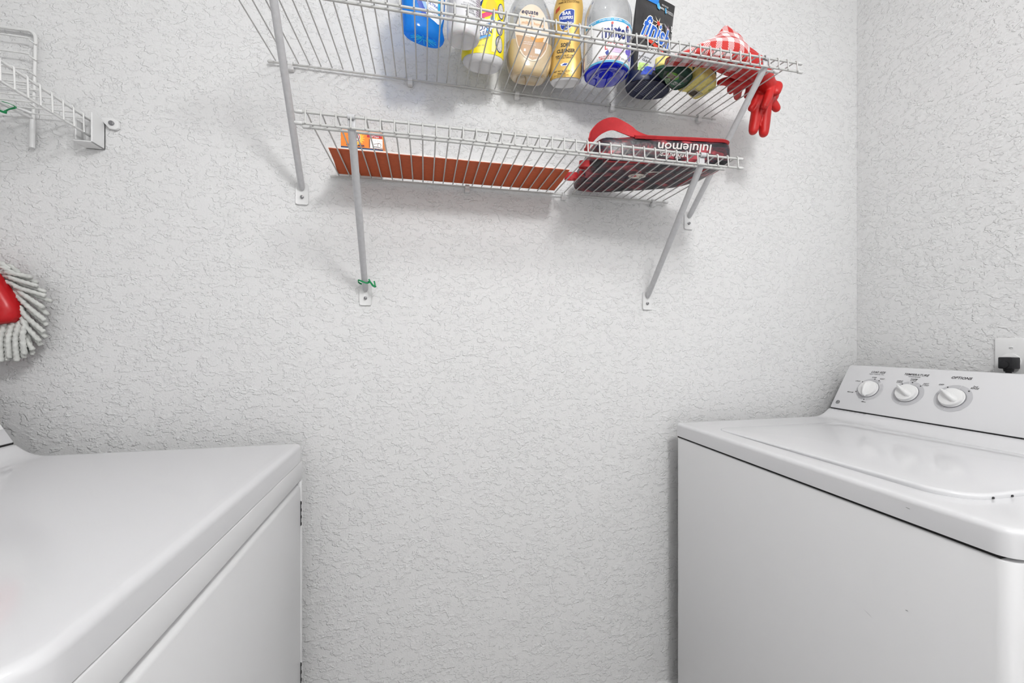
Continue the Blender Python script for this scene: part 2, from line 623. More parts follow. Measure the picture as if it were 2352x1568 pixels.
def wall_clip(x, y, z, parent):
    """moulded J-clip that holds the back rod to the wall"""
    o = box('wall_clip', x - 0.0065, x + 0.0065, y - 0.004, YB - 0.0004, z - 0.0145, z - 0.0045, M_CLEARCLIP, parent, 0.002)
    pts = [(x, y + 0.006 + 0.0, z - 0.004)]
    loop = []
    for i in range(9):
        a = math.radians(-60 - 30 * i)
        loop.append((x, y + 0.0062 * math.cos(a), z + 0.0062 * math.sin(a)))
    V, F = [], []
    for p in loop:
        for (dx, k) in ((-0.0055, 1.0), (0.0055, 1.0), (0.0055, 0.62), (-0.0055, 0.62)):
            V.append((x + dx, y + (p[1] - y) * k, z + (p[2] - z) * k))
    for i in range(len(loop) - 1):
        for k in range(4):
            F.append((4 * i + k, 4 * i + (k + 1) % 4, 4 * i + 4 + (k + 1) % 4, 4 * i + 4 + k))
    F.append((0, 1, 2, 3)); F.append(tuple(4 * (len(loop) - 1) + k for k in (3, 2, 1, 0)))
    mesh('hook', V, F, M_CLEARCLIP, o, True, 40)
    return o

def brace(top, foot, parent, yf, zf):
    """support pole: hook saddle on the front rods, tube, flattened foot plate screwed to the wall"""
    top = Vector(top); foot = Vector(foot)
    d = (foot - top).normalized()
    end = foot + Vector((0, -0.006, 0.012))
    o = tube('brace', [top, top + d * 0.01, end - d * 0.012, end - d * 0.003, end + d * 0.004], [0.0068, 0.0074, 0.0074, 0.0066, 0.003], M_POLE, parent, 16)
    x, _, z = foot
    # foot plate: rounded rectangle with raised rim
    bm = bmesh.new()
    vs, fs = bm_box(bm, x - 0.0145, x + 0.0145, YB - 0.0052, YB - 0.0003, z - 0.026, z + 0.026)
    es = [e for e in bm.edges if abs(e.verts[0].co.y - e.verts[1].co.y) > 0.001]
    bmesh.ops.bevel(bm, geom=es, offset=0.005, segments=4, profile=0.5, affect='EDGES')
    front = [f for f in bm.faces if f.calc_center_median().y < YB - 0.005 and len(f.verts) > 4]
    r = bmesh.ops.inset_region(bm, faces=front, thickness=0.0025, depth=-0.0012)
    bm_obj('foot_plate', bm, M_PLATE, o, True, 30)
    tube('screw', [(x, YB - 0.009, z - 0.008), (x, YB - 0.0082, z - 0.008), (x, YB - 0.004, z - 0.008)], [0.0024, 0.0036, 0.004], M_STEEL, o, 12)
    # saddle clip around the upper front rod, reaching down to the pole
    sx = top.x
    pts = []
    for a in range(-70, 251, 20):
        r_ = math.radians(a)
        pts.append((yf - 0.0002 + 0.0052 * math.cos(r_), zf + 0.0052 * math.sin(r_)))
    V, F = [], []
    w = 0.0065
    for (yy, zz) in pts:
        k = 0.78
        for (dx, f) in ((-w, 1), (w, 1), (w, k), (-w, k)):
            V.append((sx + dx, yf + (yy - yf) * f, zf + (zz - zf) * f))
    for i in range(len(pts) - 1):
        for k in range(4):
            F.append((4 * i + k, 4 * i + (k + 1) % 4, 4 * i + 4 + (k + 1) % 4, 4 * i + 4 + k))
    F.append((0, 1, 2, 3)); F.append(tuple(4 * (len(pts) - 1) + k for k in (3, 2, 1, 0)))
    mesh('saddle', V, F, M_POLE, o, True, 40)
    box('saddle_tab', sx - 0.0068, sx + 0.0068, yf + 0.001, yf + 0.0045, min(top.z - 0.004, zf - 0.02), zf - 0.003, M_POLE, o, 0.001)
    return o

def wire_shelf(label, X0, n, yf, yb, zf, zb, zl, ym, zm, ends, clips):
    X1 = X0 + PITCH * (n - 1)
    t = empty('wire_shelf', ((X0 + X1) / 2, YB, zb), label, 'shelf')
    (bl, br), (fl, fr), (ml, mr) = ends
    for nm, y, z, a, b in (('back_rod', yb, zb, bl, br), ('front_rod', yf, zf, fl, fr), ('lip_rod', yf - 0.0012, zl, fl, fr), ('middle_rod', ym, zm, ml, mr)):
        tube(nm, [(a, y, z), (b, y, z)], RR if nm != 'middle_rod' else RR * 1.1, M_WIRE, t, 12)
        end_cap((a, y, z), (-1, 0, 0), t)
        end_cap((b, y, z), (1, 0, 0), t)
    # one deck wire: over the back, middle and front rods, bent down over the lip
    h = RR + WR - 0.0004
    g = RR + WR
    path = [(X0, yb - 0.002, zb + h), (X0, ym, zm + h + 0.0004), (X0, yf + 0.004, zf + h)]
    for a in (75, 50, 25, 5):
        r_ = math.radians(180 - a)
        path.append((X0, yf + g * math.cos(r_) * 1.0, zf + g * math.sin(r_)))
    path += [(X0, yf - g, zf - 0.004), (X0, yf - 0.0012 - g, zl + 0.002), (X0, yf - 0.0012 - g, zl - 0.0014)]
    w0 = tube('wire', path, WR, M_WIRE, t, 8)
    for k in range(1, n):
        copy_of(w0, None, dx=PITCH * k)
    for x in clips:
        wall_clip(x, yb, zb, t)
    return t

U_F, U_B, U_ZF, U_ZB, U_ZL, U_YM = 0.7946, 1.0834, 1.7890, 1.8132, 1.7685, 0.836
U_X0 = 0.8447 - 47 * PITCH
def deck_u(y):
    return U_ZF + (U_ZB - U_ZF) * (y - U_F) / (U_B - U_F) + RR + 2 * WR
U_ZM = U_ZF + (U_ZB - U_ZF) * (U_YM - U_F) / (U_B - U_F) - 0.0002
upper = wire_shelf('long white wire shelf, the upper one on the back wall, holding cleaning bottles', U_X0, 48, U_F, U_B, U_ZF, U_ZB, U_ZL, U_YM, U_ZM,
                   ((-0.3619, 0.8557), (-0.368, 0.857), (-0.37, 0.8325)), (-0.3164, -0.0355, 0.2455, 0.5231, 0.8047))
brace((-0.2640, 0.800, 1.7665), (-0.2923, YB, 1.503), upper, U_F, U_ZF)
brace((0.7650, 0.800, 1.7720), (0.7736, YB, 1.503), upper, U_F, U_ZF)
L_F, L_B, L_ZF, L_ZB, L_ZL, L_YM, L_X0 = 0.7912, 1.0834, 1.5501, 1.5496, 1.5293, 0.838, -0.2062
DECK_L = 1.5498 + RR + 2 * WR
lower = wire_shelf('shorter white wire shelf, the lower one on the back wall, holding a folded bag', L_X0, 36, L_F, L_B, L_ZF, L_ZB, L_ZL, L_YM, 1.5462,
                   ((-0.2213, 0.6948), (-0.2198, 0.6935), (-0.2188, 0.6851)), (0.1109, 0.3795, 0.6534))
brace((-0.1298, 0.797, 1.5300), (-0.1449, YB, 1.2595), lower, L_F, L_ZF)
brace((0.5960, 0.797, 1.5300), (0.6371, YB, 1.2610), lower, L_F, L_ZF)

# short shelf along the left wall, seen end-on at the left edge of the picture
def side_shelf():
    x1, zu, zl = -0.720, 1.629, 1.5935
    y1, y0 = 1.0815, 0.45
    t = empty('wire_shelf', (XL, 0.8, zu), 'short white wire shelf running along the left wall above the dryer', 'shelf')
    xb = XL + 0.012
    for nm, x, z in (('front_rod', x1, zu), ('lip_rod', x1 + 0.0012, zl), ('back_rod', xb, zu), ('middle_rod', x1 - 0.045, zu - 0.0042)):
        tube(nm, [(x, y0, z), (x, y1, z)], RR * 1.1, M_WIRE_W, t, 12)
    g = RR + WR
    yw = 1.0800
    path = [(xb, yw, zu + g), (x1 - 0.004, yw, zu + g)]
    for a in (75, 50, 25, 5):
        r_ = math.radians(a)
        path.append((x1 + g * math.cos(r_), yw, zu + g * math.sin(r_)))
    path += [(x1 + g, yw, zu - 0.004), (x1 + g + 0.0012, yw, zl), (x1 + g + 0.0012, yw, zl - 0.002)]
    w0 = tube('wire', path, WR, M_WIRE_W, t, 8)
    for k in range(1, 25):
        copy_of(w0, None, dy=-PITCH * k)
    # moulded end bracket on the back wall: open-fronted box with a screw ear
    x0b, x1b, zb0, zb1 = -0.737, -0.701, 1.578, 1.634
    yfr = 1.055
    bm = bmesh.new()
    th = 0.003
    bm_box(bm, x1b - th, x1b, yfr, YB + 0.0008, zb0 - 0.006, zb1 + 0.003)      # right cheek
    bm_box(bm, x0b, x0b + th, yfr + 0.006, YB + 0.0008, zb0, zb1 - 0.012)      # left cheek
    bm_box(bm, x0b, x1b, yfr, YB + 0.0008, zb0 - 0.006, zb0 - 0.003)           # floor
    bm_box(bm, x0b, x1b, YB - 0.004, YB + 0.0008, zb0 - 0.006, zb1)            # back
    o = bm_obj('end_bracket', bm, M_PLASTIC, t, True, 30)
    md = o.modifiers.new('bevel', 'BEVEL'); md.width = 0.0012; md.segments = 2
    # screw ear
    ear = [(x1b - 0.004, zb1 + 0.002), (x1b - 0.002, zb1 + 0.008), (x1b + 0.020, zb1 + 0.008), (x1b + 0.029, zb1 + 0.002), (x1b + 0.030, zb1 - 0.012), (x1b + 0.024, zb1 - 0.017), (x1b + 0.012, zb1 - 0.016)]
    prism('screw_ear', ear, 'y', YB - 0.008, YB - 0.0003, M_PLASTIC, o, 0.0015, 2)
    tube('screw', [(x1b + 0.017, YB - 0.012, zb1 - 0.004), (x1b + 0.017, YB - 0.0112, zb1 - 0.004), (x1b + 0.017, YB - 0.006, zb1 - 0.004)], [0.0035, 0.005, 0.0052], M_STEEL, o, 14)
side_shelf()

# white wire hanger on the back wall behind the side shelf
def wire_hanger():
    t = empty('wall_hanger', (-0.9, YB, 1.7), 'white wire wall hanger with rounded frame, behind the side shelf', 'hanger')
    xr, xl, zt, zb = -0.822, -0.978, 1.812, 1.560
    yw = YB - 0.010
    R = 0.0032
    arc = lambda cx, cz, r, a0, a1: [(cx + r * math.cos(math.radians(a0 + (a1 - a0) * i / 6)), yw, cz + r * math.sin(math.radians(a0 + (a1 - a0) * i / 6))) for i in range(7)]
    pts = [(xr - 0.006, yw, zb + 0.01), (xr - 0.004, yw, zb + 0.06), (xr, yw, zt - 0.02)] + arc(xr - 0.014, zt - 0.014, 0.014, 0, 90) + arc(xl + 0.014, zt - 0.014, 0.014, 90, 180) + [(xl, yw, zt - 0.03), (xl + 0.006, yw, zb + 0.01)]
    tube('frame', pts, R, M_WIRE_W, t, 10)
    for (z) in (1.792, 1.758, 1.724, 1.690, 1.656):
        p = [(xr + 0.004, yw - 0.003, z - 0.010), (xr - 0.006, yw - 0.006, z - 0.004), (xr - 0.018, yw - 0.008, z), (xl + 0.018, yw - 0.008, z), (xl + 0.006, yw - 0.006, z - 0.004), (xl - 0.004, yw - 0.003, z - 0.010)]
        tube('crossbar', smooth_path(p, 4), 0.0016, M_WIRE_W, t, 8)
    # plastic sleeves over the lower ends and the arms that stand out from the wall
    for x, s in ((xr - 0.0055, -1), (xl + 0.0055, 1)):
        tube('sleeve', [(x - s * 0.0, yw, 1.621), (x + s * 0.0008, yw, 1.560)], 0.0048, M_PLASTIC, t, 14)
        arm = [(x, yw - 0.001, 1.624), (x + s * 0.002, yw - 0.05, 1.6205), (x + s * 0.004, yw - 0.115, 1.622), (x + s * 0.010, yw - 0.130, 1.632)]
        tube('arm', smooth_path(arm, 5), 0.0030, M_PLASTIC, t, 10)
        arm2 = [(x, yw - 0.001, 1.634), (x + s * 0.012, yw - 0.012, 1.636), (x + s * 0.022, yw - 0.05, 1.632), (x + s * 0.026, yw - 0.11, 1.630)]
        tube('arm', smooth_path(arm2, 5), 0.0028, M_PLASTIC, t, 10)
    tube('brace_rod', [(xr - 0.006, yw - 0.09, 1.6215), (xl + 0.006, yw - 0.09, 1.6215)], 0.0024, M_PLASTIC, t, 8)
wire_hanger()

# ------------------------------------------------------------------ green twist ties
M_GREEN = mat('green_twist_tie', '0f8a50', 0.45)
def ribbon(name, pts, w, th, m, parent, up=(0, 0, 1)):
    """flat strip along a path; width along 'up' direction (may be a list)"""
    P = [Vector(p) for p in pts]
    V, F = [], []
    n = len(P)
    for i in range(n):
        tg = (P[min(i + 1, n - 1)] - P[max(i - 1, 0)]).normalized()
        u = Vector(up[i] if isinstance(up, list) else up)
        u = (u - tg * u.dot(tg)).normalized()
        nrm = tg.cross(u)
        ww = w[i] if isinstance(w, list) else w
        for a, b in ((-1, -1), (1, -1), (1, 1), (-1, 1)):
            V.append(P[i] + u * a * ww / 2 + nrm * b * th / 2)
    for i in range(n - 1):
        for k in range(4):
            F.append((4 * i + k, 4 * i + (k + 1) % 4, 4 * i + 4 + (k + 1) % 4, 4 * i + 4 + k))
    F.append((3, 2, 1, 0)); F.append(tuple(4 * (n - 1) + k for k in range(4)))
    return mesh(name, V, F, m, parent, True, 40)

def twist_tie_brace():
    cx, cy, cz = -0.1438, 1.066, 1.2885
    t = empty('twist_tie', (cx, cy, cz), 'small green twist tie knotted round the foot of a shelf brace', 'tie')
    loop = [(cx + 0.0125 * math.cos(a) * (1.25 if math.cos(a) < -0.3 else 1), cy + 0.0115 * math.sin(a), cz + 0.0035 * math.sin(a * 2 + 0.6)) for a in [2 * PI * i / 20 for i in range(21)]]
    ribbon('loop', loop, 0.0036, 0.0012, M_GREEN, t)
    k = Vector((cx + 0.0145, cy - 0.006, cz - 0.001))
    tube('knot', smooth_path([k, k + Vector((0.004, -0.003, -0.005)), k + Vector((0.010, -0.004, -0.011)), k + Vector((0.013, -0.004, -0.009))], 3), [0.0022] * 9 + [0.0026], M_GREEN, t, 7)
    ribbon('tail', smooth_path([k + Vector((-0.004, 0, 0.008)), k, k + Vector((0.006, -0.004, -0.009)), k + Vector((0.011, -0.005, -0.009)), k + Vector((0.009, -0.004, 0.003))], 4), 0.0034, 0.0011, M_GREEN, t, (1, 0, 0.4))
twist_tie_brace()

def twist_tie_hanger():
    c = Vector((-0.834, 1.030, 1.618))
    t = empty('twist_tie', c, 'small green twist tie wound round the arms of the wire hanger', 'tie')
    loop = [(c.x + 0.017 * math.cos(a), c.y + 0.006 * math.sin(a * 2), c.z + 0.010 * math.sin(a)) for a in [2 * PI * i / 20 for i in range(21)]]
    ribbon('loop', loop, 0.0034, 0.0012, M_GREEN, t, (0, 1, 0.2))
    ribbon('tail', smooth_path([c + Vector((-0.006, -0.006, -0.009)), c + Vector((0.002, -0.008, -0.013)), c + Vector((0.010, -0.008, -0.015)), c + Vector((0.006, -0.008, -0.012))], 4), 0.0042, 0.0014, M_GREEN, t, (0, 0, 1))
twist_tie_hanger()

# ================================================================== washing machine (right)
M_RING = mat('dial_ring_print', 'c3c3c6', 0.4)
M_KNOBSKIRT = mat('knob_skirt', '9a9a9e', 0.3, metal=0.3)
CT = Vector((0.505, 0, 0.863)).normalized()
def knob(parent, mapf, s, t_, ang, r=0.0235):
    """round dial with a raised pointer grip; ang = direction of the pointer in the panel plane"""
    N = 44
    def ring(rr, h, o):
        return [mapf(s + rr * math.cos(2 * PI * i / N), t_ + rr * math.sin(2 * PI * i / N), h) for i in range(N)]
    V, F = [], []
    for rr, h in ((r * 1.06, 0.0005), (r * 1.06, 0.003), (r * 1.0, 0.0036), (r * 1.0, 0.0085), (r * 0.97, 0.0105), (r * 0.90, 0.0112), (0.0005, 0.0116)):
        V += ring(rr, h, 0)
    for i in range(6):
        for k in range(N):
            F.append((i * N + k, i * N + (k + 1) % N, (i + 1) * N + (k + 1) % N, (i + 1) * N + k))
    o = mesh('knob', V, F, M_PLASTIC, parent, True, 45)
    V = []
    for rr, h in ((r * 1.10, 0.0003), (r * 1.10, 0.0026), (r * 1.03, 0.003)):
        V += ring(rr, h, 0)
    F = []
    for i in range(2):
        for k in range(N):
            F.append((i * N + k, i * N + (k + 1) % N, (i + 1) * N + (k + 1) % N, (i + 1) * N + k))
    mesh('skirt', V, F, M_KNOBSKIRT, o, True, 45)
    # grip: tapered ridge running to the pointed side
    V, F = [], []
    c, sn = math.cos(ang), math.sin(ang)
    secs = [(-r * 0.80, 0.0045, 0.012), (-r * 0.6, 0.0075, 0.019), (-r * 0.1, 0.0080, 0.0235), (r * 0.45, 0.0062, 0.0235), (r * 0.95, 0.0036, 0.0205), (r * 1.12, 0.0016, 0.0165)]
    K = 9
    for (a, w, h) in secs:
        for k in range(K):
            f = -1 + 2 * k / (K - 1)
            hh = 0.0095 + (h - 0.0095) * (1 - abs(f) ** 2.6)
            x = a; y = f * w
            V.append(mapf(s + x * c - y * sn, t_ + x * sn + y * c, hh))
    for i in range(len(secs) - 1):
        for k in range(K - 1):
            F.append((i * K + k, i * K + k + 1, (i + 1) * K + k + 1, (i + 1) * K + k))
    F.append(tuple(range(K))[::-1]); F.append(tuple((len(secs) - 1) * K + k for k in range(K)))
    mesh('grip', V, F, M_PLASTIC, o, True, 60)
    # dark pointer mark on the tip
    x0, x1 = r * 1.12, r * 1.16
    decal('pointer_mark', [[(s + a * c - b * sn, t_ + a * sn + b * c) for a, b in ((r * 1.05, -0.0006), (r * 1.2, -0.0006), (r * 1.2, 0.0006), (r * 1.05, 0.0006))]], mapf, M_INK, o, 0.0135, 1, 1)
    return o

def machine_top(name, xf, xb, y0, y1, zb, zt, r, e, sweep, m, parent):
    """appliance top: rounded-corner slab with a rolled edge; sweep(x) lifts it towards the console"""
    sx = 1 if xb > xf else -1
    xa, xc = min(xf, xb), max(xf, xb)
    def outline(d):
        P = []
        def corner(cx, cy, rr, a0):
            for i in range(9):
                a = math.radians(a0 + 90 * i / 8)
                P.append((cx + rr * math.cos(a), cy + rr * math.sin(a)))
        rl = r if sx > 0 else 0.008
        rr_ = 0.008 if sx > 0 else r
        X0, X1, Y0, Y1 = xa + d, xc - d, y0 + d, y1 - d
        ql, qr = max(rl - d, 0.002), max(rr_ - d, 0.002)
        qf = max(0.016 - d, 0.002)
        seq = [(X1 - (qf if sx < 0 else qr), Y1 - (qf if sx < 0 else qr), qf if sx < 0 else qr, 0), (X0 + (qf if sx > 0 else ql), Y1 - (qf if sx > 0 else ql), qf if sx > 0 else ql, 90), (X0 + ql, Y0 + ql, ql, 180), (X1 - qr, Y0 + qr, qr, 270)]
        for k, (cx, cy, q, a0) in enumerate(seq):
            corner(cx, cy, q, a0)
            nx = seq[(k + 1) % 4]
            a = (P[-1])
            b = (nx[0] + nx[2] * math.cos(math.radians(nx[3])), nx[1] + nx[2] * math.sin(math.radians(nx[3])))
            n = 80 if k in (0, 2) else 24
            for i in range(1, n):
                P.append((a[0] + (b[0] - a[0]) * i / n, a[1] + (b[1] - a[1]) * i / n))
        return P
    V, F = [], []
    ds = [(0.0, None), (0.0, e)] + [(e * (1 - math.cos(math.radians(t))), e * (1 - math.sin(math.radians(t)))) for t in (18, 36, 54, 72, 90)]
    d = e + 0.010
    half = min(xc - xa, y1 - y0) / 2
    while d < half - 0.012:
        ds.append((d, 0.0)); d += 0.012
    for d, drop in ds:
        for (x, y) in outline(d):
            V.append((x, y, zb if drop is None else zt - drop + sweep(x)))
    n = len(outline(0.0))
    for i in range(len(ds) - 1):
        for k in range(n):
            F.append((i * n + k, i * n + (k + 1) % n, (i + 1) * n + (k + 1) % n, (i + 1) * n + k))
    F.append(tuple(range(n))[::-1]); F.append(tuple((len(ds) - 1) * n + k for k in range(n)))
    return mesh(name, V, F, m, parent, True, 50)

def washing_machine():
    y0, y1 = 0.352, 1.035
    t = empty('washing_machine', (1.0, 0.69, 0), 'white top-loading washing machine with three control dials, on the right', 'washing machine')
    # cabinet
    prism('cabinet', [(0.6915, 0.02), (0.6915, 0.8745), (1.335, 0.8745), (1.335, 0.02)], 'y', y0 + 0.003, y1 - 0.003, M_ENAMEL_S, t, 0.003, 2,
          big=(lambda e: abs(e.verts[0].co.x - 0.6915) < 1e-4 and abs(e.verts[1].co.x - 0.6915) < 1e-4 and abs(e.verts[0].co.z - e.verts[1].co.z) > 0.5, 0.016))
    box('gap_shade', 0.6945, 1.33, y0 + 0.016, y1 - 0.008, 0.8742, 0.8795, M_DARKGAP, t)  # dark filler: paints the shade in the gap under the deck lip
    for (fx, fy) in ((0.74, 0.40), (0.74, 0.99), (1.29, 0.40), (1.29, 0.99)):
        tube('foot', [(fx, fy, 0.0), (fx, fy, 0.024)], 0.018, M_BLACK, t, 14)
    FX = lambda a, c, off=0.0: Vector((0.6914 - off, a, c))
    scuff = mat('scuff_grey', '8f8f92', 0.6)
    decal('scuff', [ell(0.4665, 0.748, 0.0018, 0.0006, 10)], FX, scuff, t, 0.0003, 2)
    decal('scuff', [[(0.5280, 0.7120), (0.5180, 0.7085), (0.5140, 0.7060), (0.5180, 0.7080)]], FX, scuff, t, 0.0003, 1)
    decal('scuff', [ell(0.4640, 0.899, 0.0030, 0.0005, 10, 8)], lambda a, c, off=0.0: Vector((0.6899 - off, a, c)), scuff, t, 0.0003, 2)
    # top deck: lip, flat top, sweep up to the console
    def lift(x):
        a = min(1.0, max(0.0, (x - 1.16) / 0.0575))
        return 0.0228 * a ** 2.3
    machine_top('top_deck', 0.690, 1.335, y0, y1, 0.8793, 0.9142, 0.022, 0.0075, lift, M_ENAMEL, t)
    # lid: thin rounded slab standing a little proud of the deck towards the camera
    xa, xb, ya, yb_ = 0.742, 1.150, 0.432, 0.935
    out = []
    def corner(cx, cy, r, a0):
        for i in range(9):
            a = math.radians(a0 + 90 * i / 8)
            out.append((cx + r * math.cos(a), cy + r * math.sin(a)))
    corner(xb - 0.012, yb_ - 0.012, 0.012, 0)
    corner(xa + 0.030, yb_ - 0.030, 0.030, 90)
    corner(xa + 0.055, ya + 0.055, 0.055, 180)
    corner(xb - 0.012, ya + 0.012, 0.012, 270)
    def top(y, extra=0.0):
        f = (yb_ - y) / (yb_ - ya)
        return 0.9165 + 0.0062 * min(1.0, max(0.0, f) * 2.2) + extra
    V, F = [], []
    n = len(out)
    cx, cy = (xa + xb) / 2, (ya + yb_) / 2
    def ringv(ins, dz, fixed=None):
        for (x, y) in out:
            dx, dy = x - cx, y - cy
            fx = (abs(dx) - ins) / abs(dx) if abs(dx) > 1e-6 else 1
            fy = (abs(dy) - ins) / abs(dy) if abs(dy) > 1e-6 else 1
            xx, yy = cx + dx * fx, cy + dy * fy
            V.append((xx, yy, fixed if fixed is not None else top(yy, dz)))
    ringv(0.0015, 0, 0.9130)
    ringv(0.0, -0.0035)
    ringv(0.0008, -0.0015)
    ringv(0.0028, -0.0003)
    ringv(0.006, 0.0)
    ringv(0.05, 0.0)
    ringv(0.12, 0.0)
    for i in range(6):
        for k in range(n):
            F.append((i * n + k, i * n + (k + 1) % n, (i + 1) * n + (k + 1) % n, (i + 1) * n + k))
    F.append(tuple(6 * n + k for k in range(n)))
    lid = mesh('lid', V, F, M_ENAMEL, t, True, 60)
    for bx in (0.800, 0.838):
        tube('bumper', [(bx, ya - 0.0010, 0.9172), (bx, ya + 0.004, 0.9172)], 0.0017, M_BLACK, lid, 10)
    # control console
    ORG = Vector((1.2194, 1.03, 0.9394))
    NRM = Vector((-0.863, 0, 0.505)).normalized()
    def P(s, q, off=0.0):
        return ORG + Vector((0, -s, 0)) + CT * q + NRM * off
    c0 = P(0, 0.0008); c1 = P(0, 0.146); c2 = P(0, 0.151)
    prof = [(c0.x, c0.z), (c1.x, c1.z), (c2.x + 0.003, c2.z - 0.001), (c2.x + 0.012, c2.z), (1.335, c2.z - 0.006), (1.338, 0.941)]
    con = prism('console', prof, 'y', 0.360, 1.0305, M_ENAMEL, t, 0.004, 3,
                big=(lambda e: e.verts[0].co.y > 1.03 and e.verts[1].co.y > 1.03 and max(e.verts[0].co.z, e.verts[1].co.z) > 1.06 and abs(e.verts[0].co.z - e.verts[1].co.z) < 0.003 and False, 0.01))
    box('seam', 1.224, 1.33, 0.362, 1.029, 0.9375, 0.9402, M_DARKGAP, con)
    K = [(0.087, 0.0745), (0.183, 0.0745), (0.2785, 0.0745)]
    # printed rings
    ring_decal('dial_ring', K[0][0], K[0][1], 0.0255, 0.0345, 75, 172, P, M_RING, con)
    ring_decal('dial_ring', K[0][0], K[0][1], 0.0255, 0.0345, 174, 228, P, M_RING, con)
    ring_decal('dial_ring', K[0][0], K[0][1], 0.0255, 0.0345, 230, 268, P, M_RING, con)
    ring_decal('dial_ring', K[0][0], K[0][1], 0.0255, 0.0345, 50, 75, P, M_RING, con)
    ticks = []
    for i in range(34):
        a = math.radians(275 + i * 3.7)
        if i * 3.7 > 126: break
        u, v = (math.cos(a), math.sin(a))
        p0, p1 = 0.029, 0.036
        w = 0.0004
        ticks.append([(K[0][0] + u * p0 - v * w, K[0][1] + v * p0 + u * w), (K[0][0] + u * p1 - v * w, K[0][1] + v * p1 + u * w), (K[0][0] + u * p1 + v * w, K[0][1] + v * p1 - u * w), (K[0][0] + u * p0 + v * w, K[0][1] + v * p0 - u * w)])
    decal('tick_marks', ticks, P, M_RING, con, 0.0004, 1, 1)
    for (a0, a1) in ((-102, 60), (62, 98), (100, 256)):
        ring_decal('dial_ring', K[1][0], K[1][1], 0.0255, 0.0360, a0, a1, P, M_RING, con)
    for (a0, a1) in ((-102, 78), (80, 256)):
        ring_decal('dial_ring', K[2][0], K[2][1], 0.0255, 0.0365, a0, a1, P, M_RING, con)
    knob(con, P, K[0][0], K[0][1], math.radians(277))
    knob(con, P, K[1][0], K[1][1], math.radians(143))
    knob(con, P, K[2][0], K[2][1], math.radians(143))
    dot = lambda x, y: ell(x, y, 0.0017, 0.0015, 12)
    pol = lambda i, a, r: (K[i][0] + r * math.cos(math.radians(a)), K[i][1] + r * math.sin(math.radians(a)))
    dots = [dot(*pol(0, a, 0.034)) for a in (84, 62, 140, 200)] + [dot(*pol(0, 268, 0.0335))] + [dot(*pol(1, a, 0.033)) for a in (128, 88, 48)] + [dot(*pol(2, a, 0.0335)) for a in (122, 43)]
    for dd in dots:
        decal('index_dot', [dd], P, M_INK, con, 0.0007, 1, 1)
    W = []
    def tx(t_, x, y, s, **k):
        W.append(dict(t=t_, x=x, y=y, s=s, **k))
    tx('LOAD SIZE', 0.0905, 0.1310, 0.0082, b=0.02, sh=0.3, xs=0.92)
    tx('Super Capacity Plus', 0.0885, 0.1245, 0.0052, sh=0.35, xs=0.95)
    tx('SUPER', 0.0870, 0.1135, 0.0046, b=0.01, sh=0.3); tx('RESET', 0.1085, 0.1105, 0.0046, b=0.01, sh=0.3)
    tx('LARGE', 0.0465, 0.0975, 0.0046, b=0.01, sh=0.3); tx('MEDIUM', 0.0395, 0.0590, 0.0046, b=0.01, sh=0.3); tx('SMALL', 0.0875, 0.0335, 0.0046, b=0.01, sh=0.3)
    tx('TEMPERATURE', 0.1840, 0.1310, 0.0085, b=0.012, sh=0.3)
    tx('WASH/RINSE', 0.1820, 0.1245, 0.0048, sh=0.3)
    tx('WARM\nCOLD', 0.1835, 0.1155, 0.0052, b=0.012, sh=0.3, ln=0.85)
    tx('COLD\nCOLD', 0.1535, 0.1070, 0.0052, b=0.012, sh=0.3, ln=0.85)
    tx('HOT\nCOLD', 0.2140, 0.1050, 0.0052, b=0.012, sh=0.3, ln=0.85)
    tx('OPTIONS', 0.2785, 0.1305, 0.0092, b=0.02, sh=0.3)
    tx('OFF', 0.2455, 0.1085, 0.0058, b=0.012, sh=0.3)
    tx('2nd\nRINSE', 0.3105, 0.1080, 0.0058, b=0.012, sh=0.3, ln=0.85)
    lettering('lettering', W, P, M_INK, con)
    # round maker's monogram
    ring_decal('logo_ring', 0.0175, 0.0215, 0.0048, 0.0058, 0, 360, P, M_INK, con)
    for k in range(4):
        a = math.radians(45 + 90 * k)
        ring_decal('logo_curl', 0.0175 + 0.0026 * math.cos(a), 0.0215 + 0.0026 * math.sin(a), 0.0011, 0.0020, 0, 300, P, M_INK, con, n=16)
washing_machine()

